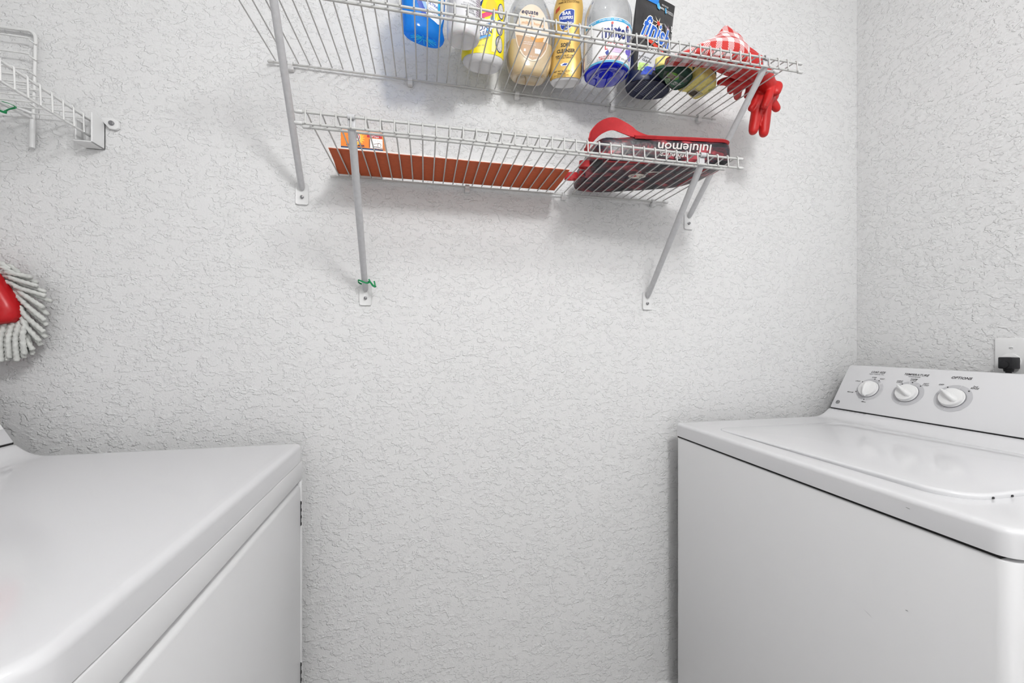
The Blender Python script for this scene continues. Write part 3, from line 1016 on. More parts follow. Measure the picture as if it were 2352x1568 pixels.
# ================================================================== tumble dryer (left)
def tumble_dryer():
    y0, y1 = 0.337, 1.004
    F0 = -0.268
    t = empty('tumble_dryer', (-0.6, 0.66, 0), 'white front-loading tumble dryer with a flat hinged door, on the left', 'dryer')
    prism('cabinet', [(F0 - 0.016, 0.02), (F0 - 0.016, 0.8755), (-0.915, 0.8755), (-0.915, 0.02)], 'y', y0 + 0.003, y1 - 0.003, M_ENAMEL_S, t, 0.003, 2)
    for (fx, fy) in ((-0.32, 0.37), (-0.32, 0.95), (-0.87, 0.37), (-0.87, 0.95)):
        tube('foot', [(fx, fy, 0.0), (fx, fy, 0.024)], 0.018, M_BLACK, t, 14)
    # front frame round the door
    box('front_panel', F0 - 0.018, F0, y0 + 0.004, y1 - 0.002, 0.8335, 0.8755, M_ENAMEL_S, t, 0.003, 3)
    box('front_panel', F0 - 0.018, F0, 0.9885, y1 - 0.002, 0.022, 0.8315, M_ENAMEL_S, t, 0.0025, 3)
    box('front_panel', F0 - 0.018, F0, y0 + 0.004, 0.365, 0.022, 0.8315, M_ENAMEL_S, t, 0.003, 3)
    box('front_panel', F0 - 0.018, F0, 0.366, 0.988, 0.022, 0.16, M_ENAMEL_S, t, 0.003, 3)
    box('gap_shade', F0 - 0.0175, F0 - 0.0145, 0.368, 0.988, 0.162, 0.8315, M_DARKGAP, t)  # dark sheet behind the door, its colour stands in for shade in the gap
    # door with a sloped, rounded top edge
    prof = [(F0 - 0.0140, 0.164), (F0 - 0.0140, 0.8298), (F0 - 0.0125, 0.8298), (F0 - 0.0020, 0.8222), (F0 - 0.0004, 0.8195), (F0 + 0.0003, 0.8165), (F0 + 0.0004, 0.6), (F0 + 0.0004, 0.168), (F0 - 0.003, 0.164)]
    door = prism('door', prof, 'y', 0.3685, 0.9855, M_ENAMEL_S, t, 0.002, 2, bevsel=lambda e: abs(e.verts[0].co.y - e.verts[1].co.y) < 0.01)
    for z0, z1 in ((0.734, 0.788), (0.372, 0.430)):
        h = box('hinge', F0 - 0.004, F0 + 0.0012, 0.9835, 0.9895, z0, z1, mat('hinge_steel', '4a4a4c', 0.45, metal=0.6), t, 0.0008, 1)
        for k in range(4):
            zz = z0 + 0.004 + k * (z1 - z0 - 0.008) / 3
            box('knuckle', F0 + 0.0004, F0 + 0.0020, 0.9850, 0.9885, zz - 0.003, zz + 0.003, M_DARKGAP, h)
    # top
    def lift(x):
        a = min(1.0, max(0.0, (-0.735 - x) / 0.055))
        return 0.0240 * a ** 2.2
    machine_top('top_panel', F0, -0.915, y0, y1, 0.8768, 0.9148, 0.042, 0.0105, lift, M_ENAMEL, t)
    # console
    ORG = Vector((-0.7905, 1.0, 0.9405))
    CT2 = Vector((-0.505, 0, 0.863)).normalized(); N2 = Vector((0.863, 0, 0.505)).normalized()
    def P(s, q, off=0.0):
        return ORG + Vector((0, -s, 0)) + CT2 * q + N2 * off
    c0, c1 = P(0, 0.002), P(0, 0.15)
    prof = [(c0.x, c0.z), (c1.x, c1.z), (c1.x - 0.012, c1.z + 0.003), (-0.912, c1.z - 0.004), (-0.914, 0.942)]
    con = prism('console', prof, 'y', 0.326, 1.0, M_ENAMEL, t, 0.004, 3)
    box('seam', -0.91, -0.794, 0.328, 0.999, 0.9388, 0.9425, M_DARKGAP, con)
    decal('sticker', [rect(0.004, 0.045, 0.034, 0.052)], P, mat('paper_label', 'ececec', 0.6), con, 0.0004)
    lettering('lettering', [dict(t='DRY', x=0.0235, y=0.043, s=0.009)], lambda x, y, o=0: P(0.048 - x, y, o), M_INK, con)
    tube('dial', [P(0.30, 0.075, 0.0), P(0.30, 0.075, 0.014)], [0.024, 0.022], M_PLASTIC, con, 32)
tumble_dryer()

# ================================================================== outlet and plug on the right wall
def outlet():
    t = empty('wall_outlet', (XR, 0.715, 1.10), 'square white outlet plate on the right wall behind the washer', 'outlet')
    yc, zc = 0.695, 1.093
    bm = bmesh.new()
    bm_box(bm, XR - 0.005, XR - 0.0003, yc - 0.0595, yc + 0.0595, zc - 0.0575, zc + 0.0575)
    es = [e for e in bm.edges if not (abs(e.verts[0].co.x - XR) < 0.001 and abs(e.verts[1].co.x - XR) < 0.001)]
    bmesh.ops.bevel(bm, geom=es, offset=0.003, segments=3, profile=0.5, affect='EDGES')
    bm_obj('cover_plate', bm, M_PLASTIC, t)
    face = [(XR - 0.0075, 0.718, 1.094)]
    tube('socket_face', [(XR - 0.0045, 0.7245, 1.094), (XR - 0.0075, 0.7245, 1.094), (XR - 0.0078, 0.7245, 1.094)], [0.0185, 0.0185, 0.0180], M_PLASTIC, t, 36)
    tube('screw', [(XR - 0.0048, 0.7235, 1.1265), (XR - 0.0062, 0.7235, 1.1265)], [0.0035, 0.003], M_PLASTIC, t, 14)
    o = box('screw_slot', XR - 0.0066, XR - 0.0060, 0.7200, 0.7270, 1.1262, 1.1270, M_INK, t)
outlet()
def plug():
    t = empty('power_plug', (XR - 0.03, 0.719, 1.09), 'black power plug and cord in the outlet behind the washer', 'plug')
    x0, x1 = XR - 0.036, XR - 0.0082
    bm = bmesh.new()
    bm_box(bm, x0, x1, 0.706, 0.7315, 1.076, 1.104)
    bmesh.ops.bevel(bm, geom=bm.edges[:], offset=0.0022, segments=2, profile=0.5, affect='EDGES')
    b = bm_obj('plug_body', bm, M_BLACK, t)
    tube('boss', [(x0 + 0.001, 0.7195, 1.0865), (x0 - 0.0025, 0.7195, 1.0865), (x0 - 0.003, 0.7195, 1.0865)], [0.0085, 0.0080, 0.006], M_BLACK, b, 22)
    tube('collar', [(XR - 0.023, 0.719, 1.078), (XR - 0.023, 0.719, 1.069)], [0.0095, 0.008], M_BLACK, b, 14)
    tube('cord', smooth_path([(XR - 0.023, 0.719, 1.072), (XR - 0.023, 0.719, 1.03), (XR - 0.028, 0.715, 0.80), (XR - 0.03, 0.70, 0.5)], 6), 0.0055, M_BLACK, t, 10)
plug()

# ================================================================== bottles on the upper shelf
def bottle_root(name, x, y, label, cat='bottle'):
    return empty(name, (x, y, deck_u(y) + 0.0012), label, cat)

M_WHITE_P = mat('white_bottle_plastic', 'e9e9ea', 0.3)
M_INKW = mat('white_ink', 'f3f3f3', 0.5)

# --- blue dish soap
M_SOAP = liquid('blue_dish_soap', '80ccff', '2aa8ff', 0.45)
M_BLUE_D = mat('deep_blue_print', '0b3fa8', 0.4)
M_CYAN = mat('cyan_print', '2aa5d8', 0.4)
def dish_soap():
    x, y = -0.0015, 0.926
    t = bottle_root('soap_bottle', x, y, 'clear blue dish soap bottle, leftmost on the upper shelf')
    b = Loft(t.location, [(0.0, 0.0400, 0.0190, 2.3, 0, 0), (0.004, 0.0440, 0.0225, 2.4, 0, 0), (0.012, 0.0460, 0.0245, 2.5, 0.001, 0), (0.028, 0.0438, 0.0240, 2.5, -0.001, 0), (0.060, 0.0468, 0.0250, 2.5, 0, 0),
                          (0.120, 0.0480, 0.0255, 2.5, 0, 0), (0.165, 0.0430, 0.0240, 2.3, 0, 0), (0.190, 0.0260, 0.0190, 2.1, 0, 0), (0.202, 0.0130, 0.0130, 2, 0, 0), (0.212, 0.0125, 0.0125, 2, 0, 0)], yaw=math.radians(20))
    b.build('body', M_SOAP, t, seg=64, base_dish=0.006)
    # starburst ribs moulded in the base
    V, F = [], []
    for k in range(14):
        a = 2 * PI * k / 14
        r0, r1 = 0.16, 0.74
        c, s = math.cos(a), math.sin(a)
        p0 = b.world(0.040 * r0 * c, 0.019 * r0 * s, 0.0045); p1 = b.world(0.040 * r1 * c, 0.019 * r1 * s, 0.0008)
        d = Vector((-s, c, 0)) * 0.0007
        o = len(V)
        V += [p0 - d, p0 + d, p1 + d, p1 - d, p0 - d - Vector((0, 0, .0015)), p0 + d - Vector((0, 0, .0015)), p1 + d - Vector((0, 0, .0012)), p1 - d - Vector((0, 0, .0012))]
        F += [tuple(o + i for i in q) for q in ((0, 1, 2, 3), (7, 6, 5, 4), (0, 4, 5, 1), (1, 5, 6, 2), (2, 6, 7, 3), (3, 7, 4, 0))]
    mesh('base_ribs', V, F, mat('cyan_plastic', '36dcff', 0.2), t, False)
    lab = decal('label', [[(-0.022, 0.0560), (0.004, 0.0360), (0.026, 0.0300), (0.036, 0.0340), (0.042, 0.0530), (0.043, 0.1280), (-0.030, 0.1280), (-0.030, 0.0780)]], b.wrap, mat('soap_label_white', 'eceef2', 0.35), t)
    decal('label_swoosh', [[(-0.036, 0.1280), (-0.036, 0.0830), (-0.012, 0.0380), (0.004, 0.0270), (-0.010, 0.0530), (-0.018, 0.0830), (-0.014, 0.1280)]], b.wrap, M_BLUE_D, lab, 0.0007)
    decal('label_swoosh', [[(0.024, 0.0530), (0.031, 0.0340), (0.036, 0.0300), (0.033, 0.0600), (0.035, 0.0980), (0.024, 0.0980)]], b.wrap, M_CYAN, lab, 0.0007)
    decal('label_swoosh', [[(-0.026, 0.1060), (-0.022, 0.0780), (-0.008, 0.0520), (0.002, 0.0440), (-0.006, 0.0680), (-0.010, 0.0980)]], b.wrap, mat('pale_blue_print', '8fb4e6', 0.4), lab, 0.0009)
    lettering('lettering', [dict(t='ULTRA', x=0.012, y=0.0630, s=0.008, b=0.01, rot=-8), dict(t='8 FL OZ (236 mL)', x=0.014, y=0.0460, s=0.0035, rot=-10), dict(t='concentrated\ndishwashing liquid', x=0.014, y=0.0530, s=0.0036, rot=-9)], b.wrap, M_BLUE_D, lab, 0.0008)
    tube('cap', [b.world(0, 0, 0.210), b.world(0, 0, 0.228), b.world(0, 0, 0.232), b.world(0, 0, 0.245)], [0.0145, 0.0145, 0.008, 0.006], M_WHITE_P, t, 24)
dish_soap()

# --- translucent grey-white bottle
def white_bottle():
    x, y = 0.0845, 0.9085
    t = bottle_root('spray_bottle', x, y, 'pale grey round bottle with fine printed text, between blue soap and yellow bottle')
    b = Loft(t.location, [(0.0, 0.0325, 0.0325, 2, 0, 0), (0.003, 0.0350, 0.0350, 2, 0, 0), (0.012, 0.0362, 0.0362, 2, 0, 0), (0.12, 0.0362, 0.0362, 2, 0, 0), (0.16, 0.033, 0.033, 2, 0, 0), (0.19, 0.016, 0.016, 2, 0, 0), (0.205, 0.0135, 0.0135, 2, 0, 0)])
    b.build('body', mat('hazy_plastic', 'dcdcde', 0.25, sss=0.2), t, base_dish=0.005)
    lab = decal('label', [rect(-0.046, 0.050, 0.030, 0.135)], b.wrap, mat('hazy_label', 'd9d9dc', 0.4), t, 0.0004, 6, 14)
    L1 = [dict(t='LAVENDER\n& VANILLA', x=0.010, y=0.078, s=0.0058, b=0.01, ln=0.9), dict(t='ACTIVE SCENT', x=0.010, y=0.063, s=0.0046), dict(t='MULTI-SURFACE\nEVERYDAY CLEANER', x=0.012, y=0.053, s=0.0044), dict(t='ODOR\nREMOVER', x=0.012, y=0.041, s=0.0052, b=0.012)]
    lettering('lettering', L1, b.wrap, mat('grey_ink', '77777c', 0.5), lab, 0.0008)
    # fine columns of directions at the left, mauve block at the right
    rows = [rect(-0.040 + 0.0032 * i, -0.0385 + 0.0032 * i, 0.034, 0.125) for i in range(7)]
    decal('text_columns', rows, b.wrap, mat('light_grey_ink', 'b4b4ba', 0.5), lab, 0.0007, 1, 8)
    rows = [[(0.026, 0.036 + 0.0045 * i), (0.046, 0.040 + 0.0045 * i), (0.046, 0.042 + 0.0045 * i), (0.026, 0.038 + 0.0045 * i)] for i in range(14)]
    decal('text_lines', rows, b.wrap, mat('mauve_ink', '9d8a9c', 0.5), lab, 0.0007, 1, 6)
    tube('cap', [b.world(0, 0, 0.203), b.world(0, 0, 0.226)], 0.0155, M_WHITE_P, t, 24)
white_bottle()

# --- yellow laundry bottle
M_YEL = mat('yellow_sleeve', 'f0de16', 0.35, var=0.06, vscale=60)
M_NAVY = mat('navy_print', '123a78', 0.4)
M_MAG = mat('magenta_print', 'd8346c', 0.4)
M_SKY = mat('sky_blue_print', '3c96d6', 0.4)
def yellow_bottle():
    x, y = 0.139, 0.9965
    t = bottle_root('cleaner_bottle', x, y, 'bright yellow stain remover bottle with oval pictures down its side')
    b = Loft(t.location, [(0.0, 0.0405, 0.0285, 2.2, 0, 0), (0.004, 0.0455, 0.0325, 2.3, 0, 0), (0.016, 0.0502, 0.0350, 2.4, 0, 0), (0.06, 0.0505, 0.0350, 2.4, 0.002, 0), (0.12, 0.0440, 0.0330, 2.4, 0.008, 0), (0.165, 0.0360, 0.0300, 2.3, 0.013, 0), (0.20, 0.022, 0.022, 2.1, 0.015, 0), (0.215, 0.016, 0.016, 2, 0.015, 0)], yaw=math.radians(4))
    b.build('body', mat('off_white_plastic', 'd6d6d8', 0.35), t, base_dish=0.004)
    # printed shrink sleeve: a closed band just proud of the body
    V, F = [], []
    seg, nz = 64, 20
    for i in range(nz + 1):
        for k in range(seg):
            ph = 2 * PI * k / seg
            z = 0.013 + 0.004 * math.cos(ph) * (1 - i / nz) + (0.168 - 0.013) * i / nz
            V.append(b.pt(ph, z, 0.0006))
    for i in range(nz):
        for k in range(seg):
            F.append((i * seg + k, i * seg + (k + 1) % seg, (i + 1) * seg + (k + 1) % seg, (i + 1) * seg + k))
    sl = mesh('sleeve', V, F, M_YEL, t, True)
    W = b.wrap
    # lemon-slice patches, pale streak, swooshes
    decal('lemon_patch', [ell(0.006, 0.118, 0.014, 0.020, 20, 10), ell(0.008, 0.150, 0.012, 0.012, 20)], W, mat('lemon_print', 'f6c62a', 0.35), sl, 0.0009)
    decal('pale_streak', [[(0.014, 0.020), (0.024, 0.020), (0.022, 0.105), (0.016, 0.085)]], W, mat('pale_lemon_print', 'f7efa2', 0.35), sl, 0.0009)
    decal('banner', [[(-0.0350, 0.088), (-0.0310, 0.080), (0.0150, 0.105), (0.0210, 0.118), (0.0050, 0.112)]], W, M_MAG, sl, 0.0010)
    decal('white_banner', [[(-0.0410, 0.046), (-0.0350, 0.040), (0.0050, 0.058), (0.0210, 0.082), (0.0130, 0.096), (-0.0350, 0.076)]], W, M_INKW, sl, 0.0010)
    decal('blue_drops', [ell(0.007, 0.078, 0.004, 0.0055, 14), ell(0.010, 0.094, 0.004, 0.006, 14), ell(0.002, 0.066, 0.003, 0.004, 14)], W, M_SKY, sl, 0.0012)
    decal('blue_swoosh', [[(-0.0370, 0.036), (-0.0310, 0.034), (0.0110, 0.054), (0.0090, 0.058), (-0.0150, 0.048)], [(0.0090, 0.163), (0.0350, 0.166), (0.0450, 0.160), (0.0350, 0.163), (0.0110, 0.159)]], W, M_SKY, sl, 0.0011)
    decal('brand_panel', [[(-0.030, 0.118), (-0.030, 0.168), (-0.006, 0.168), (-0.002, 0.150), (-0.014, 0.138), (-0.018, 0.118)]], W, M_NAVY, sl, 0.0010)
    # picture ovals with blue rims
    for (cx, cy, rx, ry) in ((0.034, 0.042, 0.0105, 0.0185), (0.032, 0.080, 0.0100, 0.0180), (0.031, 0.118, 0.0095, 0.0180)):
        pn = decal('picture_rim', [ell(cx, cy, rx, ry, 26, 6)], W, M_NAVY, sl, 0.0011)
        decal('picture', [ell(cx, cy, rx * 0.82, ry * 0.88, 26, 6)], W, mat('photo_grey_print', 'c9c4bd', 0.4, var=0.25, vscale=160), pn, 0.0014)
    lettering('lettering', [dict(t='OXI', x=-0.009, y=0.069, s=0.016, b=0.02, rot=26, sh=0.3), dict(t='CLEAN', x=-0.006, y=0.056, s=0.0125, b=0.02, rot=26, sh=0.3),
                            dict(t='NOW', x=-0.019, y=0.083, s=0.009, b=0.02, rot=26, sh=0.2), dict(t='SCENT\nFREE', x=0.030, y=0.157, s=0.0088, b=0.03, rot=-8, ln=0.8),
                            dict(t='50 FL OZ (1.56 QT) 1.48 L', x=-0.022, y=0.026, s=0.0036, rot=14), dict(t='stain remover', x=-0.006, y=0.044, s=0.005, rot=24)], W, M_NAVY, sl, 0.0014)
    lettering('white_lettering', [dict(t='B', x=-0.012, y=0.155, s=0.020, b=0.03, sh=0.3), dict(t='V', x=-0.022, y=0.132, s=0.017, b=0.03, sh=0.3)], W, M_INKW, sl, 0.0014)
    # base seam
    tube('cap', [b.world(0.015, 0, 0.213), b.world(0.015, 0, 0.240)], 0.019, mat('blue_cap', '1b4fa8', 0.35), t, 28)
yellow_bottle()

# --- cream hand soap in a clear bottle
M_CLEAR = thin_plastic('clear_pet', 'f2f3f4', 0.05)
M_CREAM = mat('cream_soap', 'ecd0a2', 0.3, sss=0.15)
def cream_soap():
    x, y = 0.2630, 1.0250
    t = bottle_root('soap_bottle', x, y, 'clear oval hand soap refill bottle half full of cream-coloured liquid')
    secs = [(0.0, 0.0400, 0.0250, 2.8, 0, 0), (0.003, 0.0445, 0.0290, 2.8, 0, 0), (0.012, 0.0500, 0.0330, 2.7, 0, 0), (0.035, 0.0580, 0.0345, 2.6, 0, 0), (0.07, 0.0600, 0.0345, 2.5, 0, 0), (0.12, 0.0595, 0.0335, 2.4, 0, 0), (0.155, 0.054, 0.0315, 2.2, 0, 0), (0.185, 0.041, 0.027, 2.1, 0, 0), (0.205, 0.022, 0.020, 2, 0, 0), (0.214, 0.014, 0.014, 2, 0, 0), (0.228, 0.0135, 0.0135, 2, 0, 0)]
    b = Loft(t.location, secs)
    b.build('body', M_CLEAR, t, seg=64, base_dish=0.007)
    liq = b.build('liquid', M_CREAM, t, z0=0.0015, z1=0.080, nz=14, seg=64, inset=0.0008, base_dish=0.0055)
    V, F = [], []
    W = b.wrap
    lab = decal('label', [[(0.0435 * math.cos(a) * (1.0 if math.sin(a) < 0 else 1.02), 0.0955 + 0.0675 * math.sin(a)) for a in [2 * PI * i / 40 for i in range(40)]]], W, mat('beige_label', 'e6d6c2', 0.4, var=0.04), t, 0.0005)
    decal('label_wave', [[(-0.0414, 0.0874), (-0.0360, 0.0629), (-0.0216, 0.0408), (0.0000, 0.0303), (0.0216, 0.0408), (0.0360, 0.0629), (0.0396, 0.0792), (0.0180, 0.0769), (-0.0060, 0.0827), (-0.0240, 0.0850)]], W, mat('milk_brown_print', 'bd9b7a', 0.4, var=0.08), lab, 0.0008)
    decal('honey_splash', [[(-0.006, 0.0850), (0.012, 0.0827), (0.030, 0.0885), (0.026, 0.0769), (0.010, 0.0734), (-0.004, 0.0780)]], W, mat('honey_print', 'd79a4c', 0.4), lab, 0.0010)
    decal('milk_splash', [[(-0.028, 0.0932), (-0.010, 0.0885), (0.006, 0.0955), (0.016, 0.0920), (0.004, 0.0850), (-0.018, 0.0874)]], W, mat('milk_print', 'f0e8dc', 0.4), lab, 0.0011)
    decal('flowers', [ell(0.006 + 0.006 * i, 0.0967 + 0.003 * ((i * 7) % 3 - 1), 0.0035, 0.003, 12) for i in range(4)], W, M_INKW, lab, 0.0012)
    decal('badge', [rect(0.006, 0.021, 0.0466, 0.0583)], W, M_INKW, lab, 0.0012)
    decal('size_mark', [rect(-0.022, -0.017, 0.0489, 0.0548)], W, M_INKW, lab, 0.0012)
    decal('yellow_tab', [rect(-0.018, -0.006, 0.1275, 0.1322)], W, mat('tab_yellow', 'efe24a', 0.4), lab, 0.0010)
    lettering('lettering', [dict(t='equate', x=-0.008, y=0.1432, s=0.0155, b=0.012, sh=0.12)], W, mat('equate_navy', '232a55', 0.4), lab, 0.0012)
    decal('underline', [[(-0.010, 0.1339), (0.004, 0.1336), (0.004, 0.1344), (-0.010, 0.1346)]], W, mat('red_print', 'c8404a', 0.4), lab, 0.0012)
    lettering('orange_lettering', [dict(t='milk & honey', x=0.0, y=0.1164, s=0.0105, b=0.0), dict(t='hand soap', x=-0.008, y=0.1036, s=0.006), dict(t='hydrating', x=-0.006, y=0.0967, s=0.0055)], W, mat('orange_ink', 'e0a05a', 0.4), lab, 0.0012)
    lettering('white_lettering', [dict(t='with milk protein\nand honey extract', x=-0.008, y=0.0687, s=0.0042), dict(t='56 FL OZ (1.75 QT)', x=0.0, y=0.0385, s=0.0038)], W, M_INKW, lab, 0.0013)
    tube('cap', [b.world(0, 0, 0.226), b.world(0, 0, 0.245)], 0.017, M_WHITE_P, t, 28)
cream_soap()

# --- golden soft cleanser
M_GOLD = mat('gold_label', 'dcb565', 0.28, metal=0.3, var=0.08, vscale=30)
M_COBALT = mat('cobalt_print', '1d3f9a', 0.35)
def soft_cleanser():
    x, y = 0.3600, 1.0180
    t = bottle_root('cleanser_bottle', x, y, 'slim gold-labelled soft cleanser bottle with a white base')
    secs = [(0.0, 0.0340, 0.0220, 2.6, 0, 0), (0.003, 0.0380, 0.0250, 2.6, 0, 0), (0.014, 0.0420, 0.0270, 2.6, 0, 0), (0.04, 0.0415, 0.0270, 2.6, 0.001, 0), (0.09, 0.0345, 0.0245, 2.5, 0.002, 0), (0.12, 0.0330, 0.0240, 2.5, 0.003, 0), (0.155, 0.0375, 0.0245, 2.4, 0.003, 0), (0.185, 0.0365, 0.0240, 2.3, 0.004, 0), (0.215, 0.027, 0.021, 2.1, 0.005, 0), (0.228, 0.014, 0.014, 2, 0.005, 0), (0.236, 0.012, 0.012, 2, 0.005, 0)]
    b = Loft(t.location, secs, yaw=math.radians(-19))
    b.build('body', M_WHITE_P, t, base_dish=0.003)
    W = b.wrap
    def half(z):
        _, rx, ry, n, _, _ = b.at(z)
        return rx * 1.16
    def side(inset, off_r=0.0):
        zs = [0.003 + (0.212 - 0.003) * i / 24 for i in range(25)]
        return [(-(half(z) - inset), z) for z in zs], [(half(z) - inset - off_r, z) for z in zs]
    def band(name, l, r, m, parent, off):
        V, F = [], []
        K = 14
        for (a, bb) in zip(l, r):
            for k in range(K + 1):
                V.append(W(a[0] + (bb[0] - a[0]) * k / K, a[1], off))
        for i in range(len(l) - 1):
            for k in range(K):
                F.append((i * (K + 1) + k, i * (K + 1) + k + 1, (i + 1) * (K + 1) + k + 1, (i + 1) * (K + 1) + k))
        return mesh(name, V, F, m, parent, True)
    l, r = side(0.0, -0.003)
    lab = band('label_edge', l, r, M_COBALT, t, 0.0004)
    l2, r2 = side(0.0004, 0.000)
    band('label_border', l2, r2, M_INKW, lab, 0.0007)
    l3, r3 = side(0.0006, 0.0028)
    band('gold_field', l3, r3, M_GOLD, lab, 0.0010)
    decal('crest_rim', [[(-0.0235, 0.1530), (-0.017, 0.1605), (-0.005, 0.1660), (0.008, 0.1665), (0.0155, 0.1640), (0.0155, 0.1350), (0.008, 0.1230), (-0.004, 0.1155), (-0.016, 0.1185), (-0.0210, 0.1310)]], W, M_INKW, lab, 0.0014)
    cr = decal('crest', [[(-0.0222, 0.1520), (-0.016, 0.1592), (-0.005, 0.1645), (0.007, 0.1650), (0.0145, 0.1628), (0.0145, 0.1355), (0.0072, 0.1243), (-0.004, 0.1172), (-0.0150, 0.1200), (-0.0198, 0.1315)]], W, M_COBALT, lab, 0.0017)
    lettering('crest_lettering', [dict(t='BAR', x=-0.004, y=0.1560, s=0.0115, b=0.03), dict(t='KEEPERS', x=-0.0035, y=0.1455, s=0.0098, b=0.03, xs=0.86), dict(t='FRIEND', x=-0.004, y=0.1310, s=0.0102, b=0.03, xs=0.9), dict(t='USA', x=-0.003, y=0.1225, s=0.0055, b=0.02)], W, M_INKW, lab, 0.0021)
    decal('red_tab', [[(-0.033, 0.1610), (-0.022, 0.1680), (-0.022, 0.1770), (-0.033, 0.1710)]], W, mat('red_tab_print', 'b3462f', 0.4), lab, 0.0014)
    lettering('lettering', [dict(t='SOFT', x=-0.003, y=0.0805, s=0.0130, b=0.03, xs=0.8), dict(t='CLEANSER', x=-0.002, y=0.0660, s=0.0120, b=0.03, xs=0.8),
                            dict(t='REMOVES RUST, LIME\nSTAINS & TARNISH', x=-0.004, y=0.0515, s=0.0058, b=0.01, xs=0.85, ln=0.9), dict(t='NET WT 26 OZ (737 g)', x=-0.006, y=0.0165, s=0.0056, b=0.008, xs=0.85),
                            dict(t='WARNING', x=-0.010, y=0.0110, s=0.0042, b=0.02), dict(t='eye irritant. see back panel\nfor precautions', x=-0.010, y=0.0065, s=0.0034, ln=0.9)], W, M_INK, lab, 0.0016)
    decal('glass_icon', [[(-0.012, 0.0290), (0.004, 0.0290), (0.008, 0.0350), (-0.006, 0.0370), (-0.014, 0.0340)]], W, M_INKW, lab, 0.0014)
    decal('glass_icon_blue', [[(-0.011, 0.0305), (0.000, 0.0305), (0.004, 0.0345), (-0.004, 0.0355)]], W, M_COBALT, lab, 0.0017)
    lettering('top_lettering', [dict(t='STAINLESS STEEL\nPREMIUM SCRATCH FREE', x=0.0, y=0.186, s=0.0058, b=0.01, xs=0.8, ln=0.9)], W, mat('brown_ink', '5f4415', 0.5), lab, 0.0016)
    tube('cap', [b.world(0.005, 0, 0.233), b.world(0.005, 0, 0.252), b.world(0.005, 0, 0.262)], [0.0165, 0.0155, 0.008], mat('navy_cap', '1d2d70', 0.35), t, 26)
soft_cleanser()

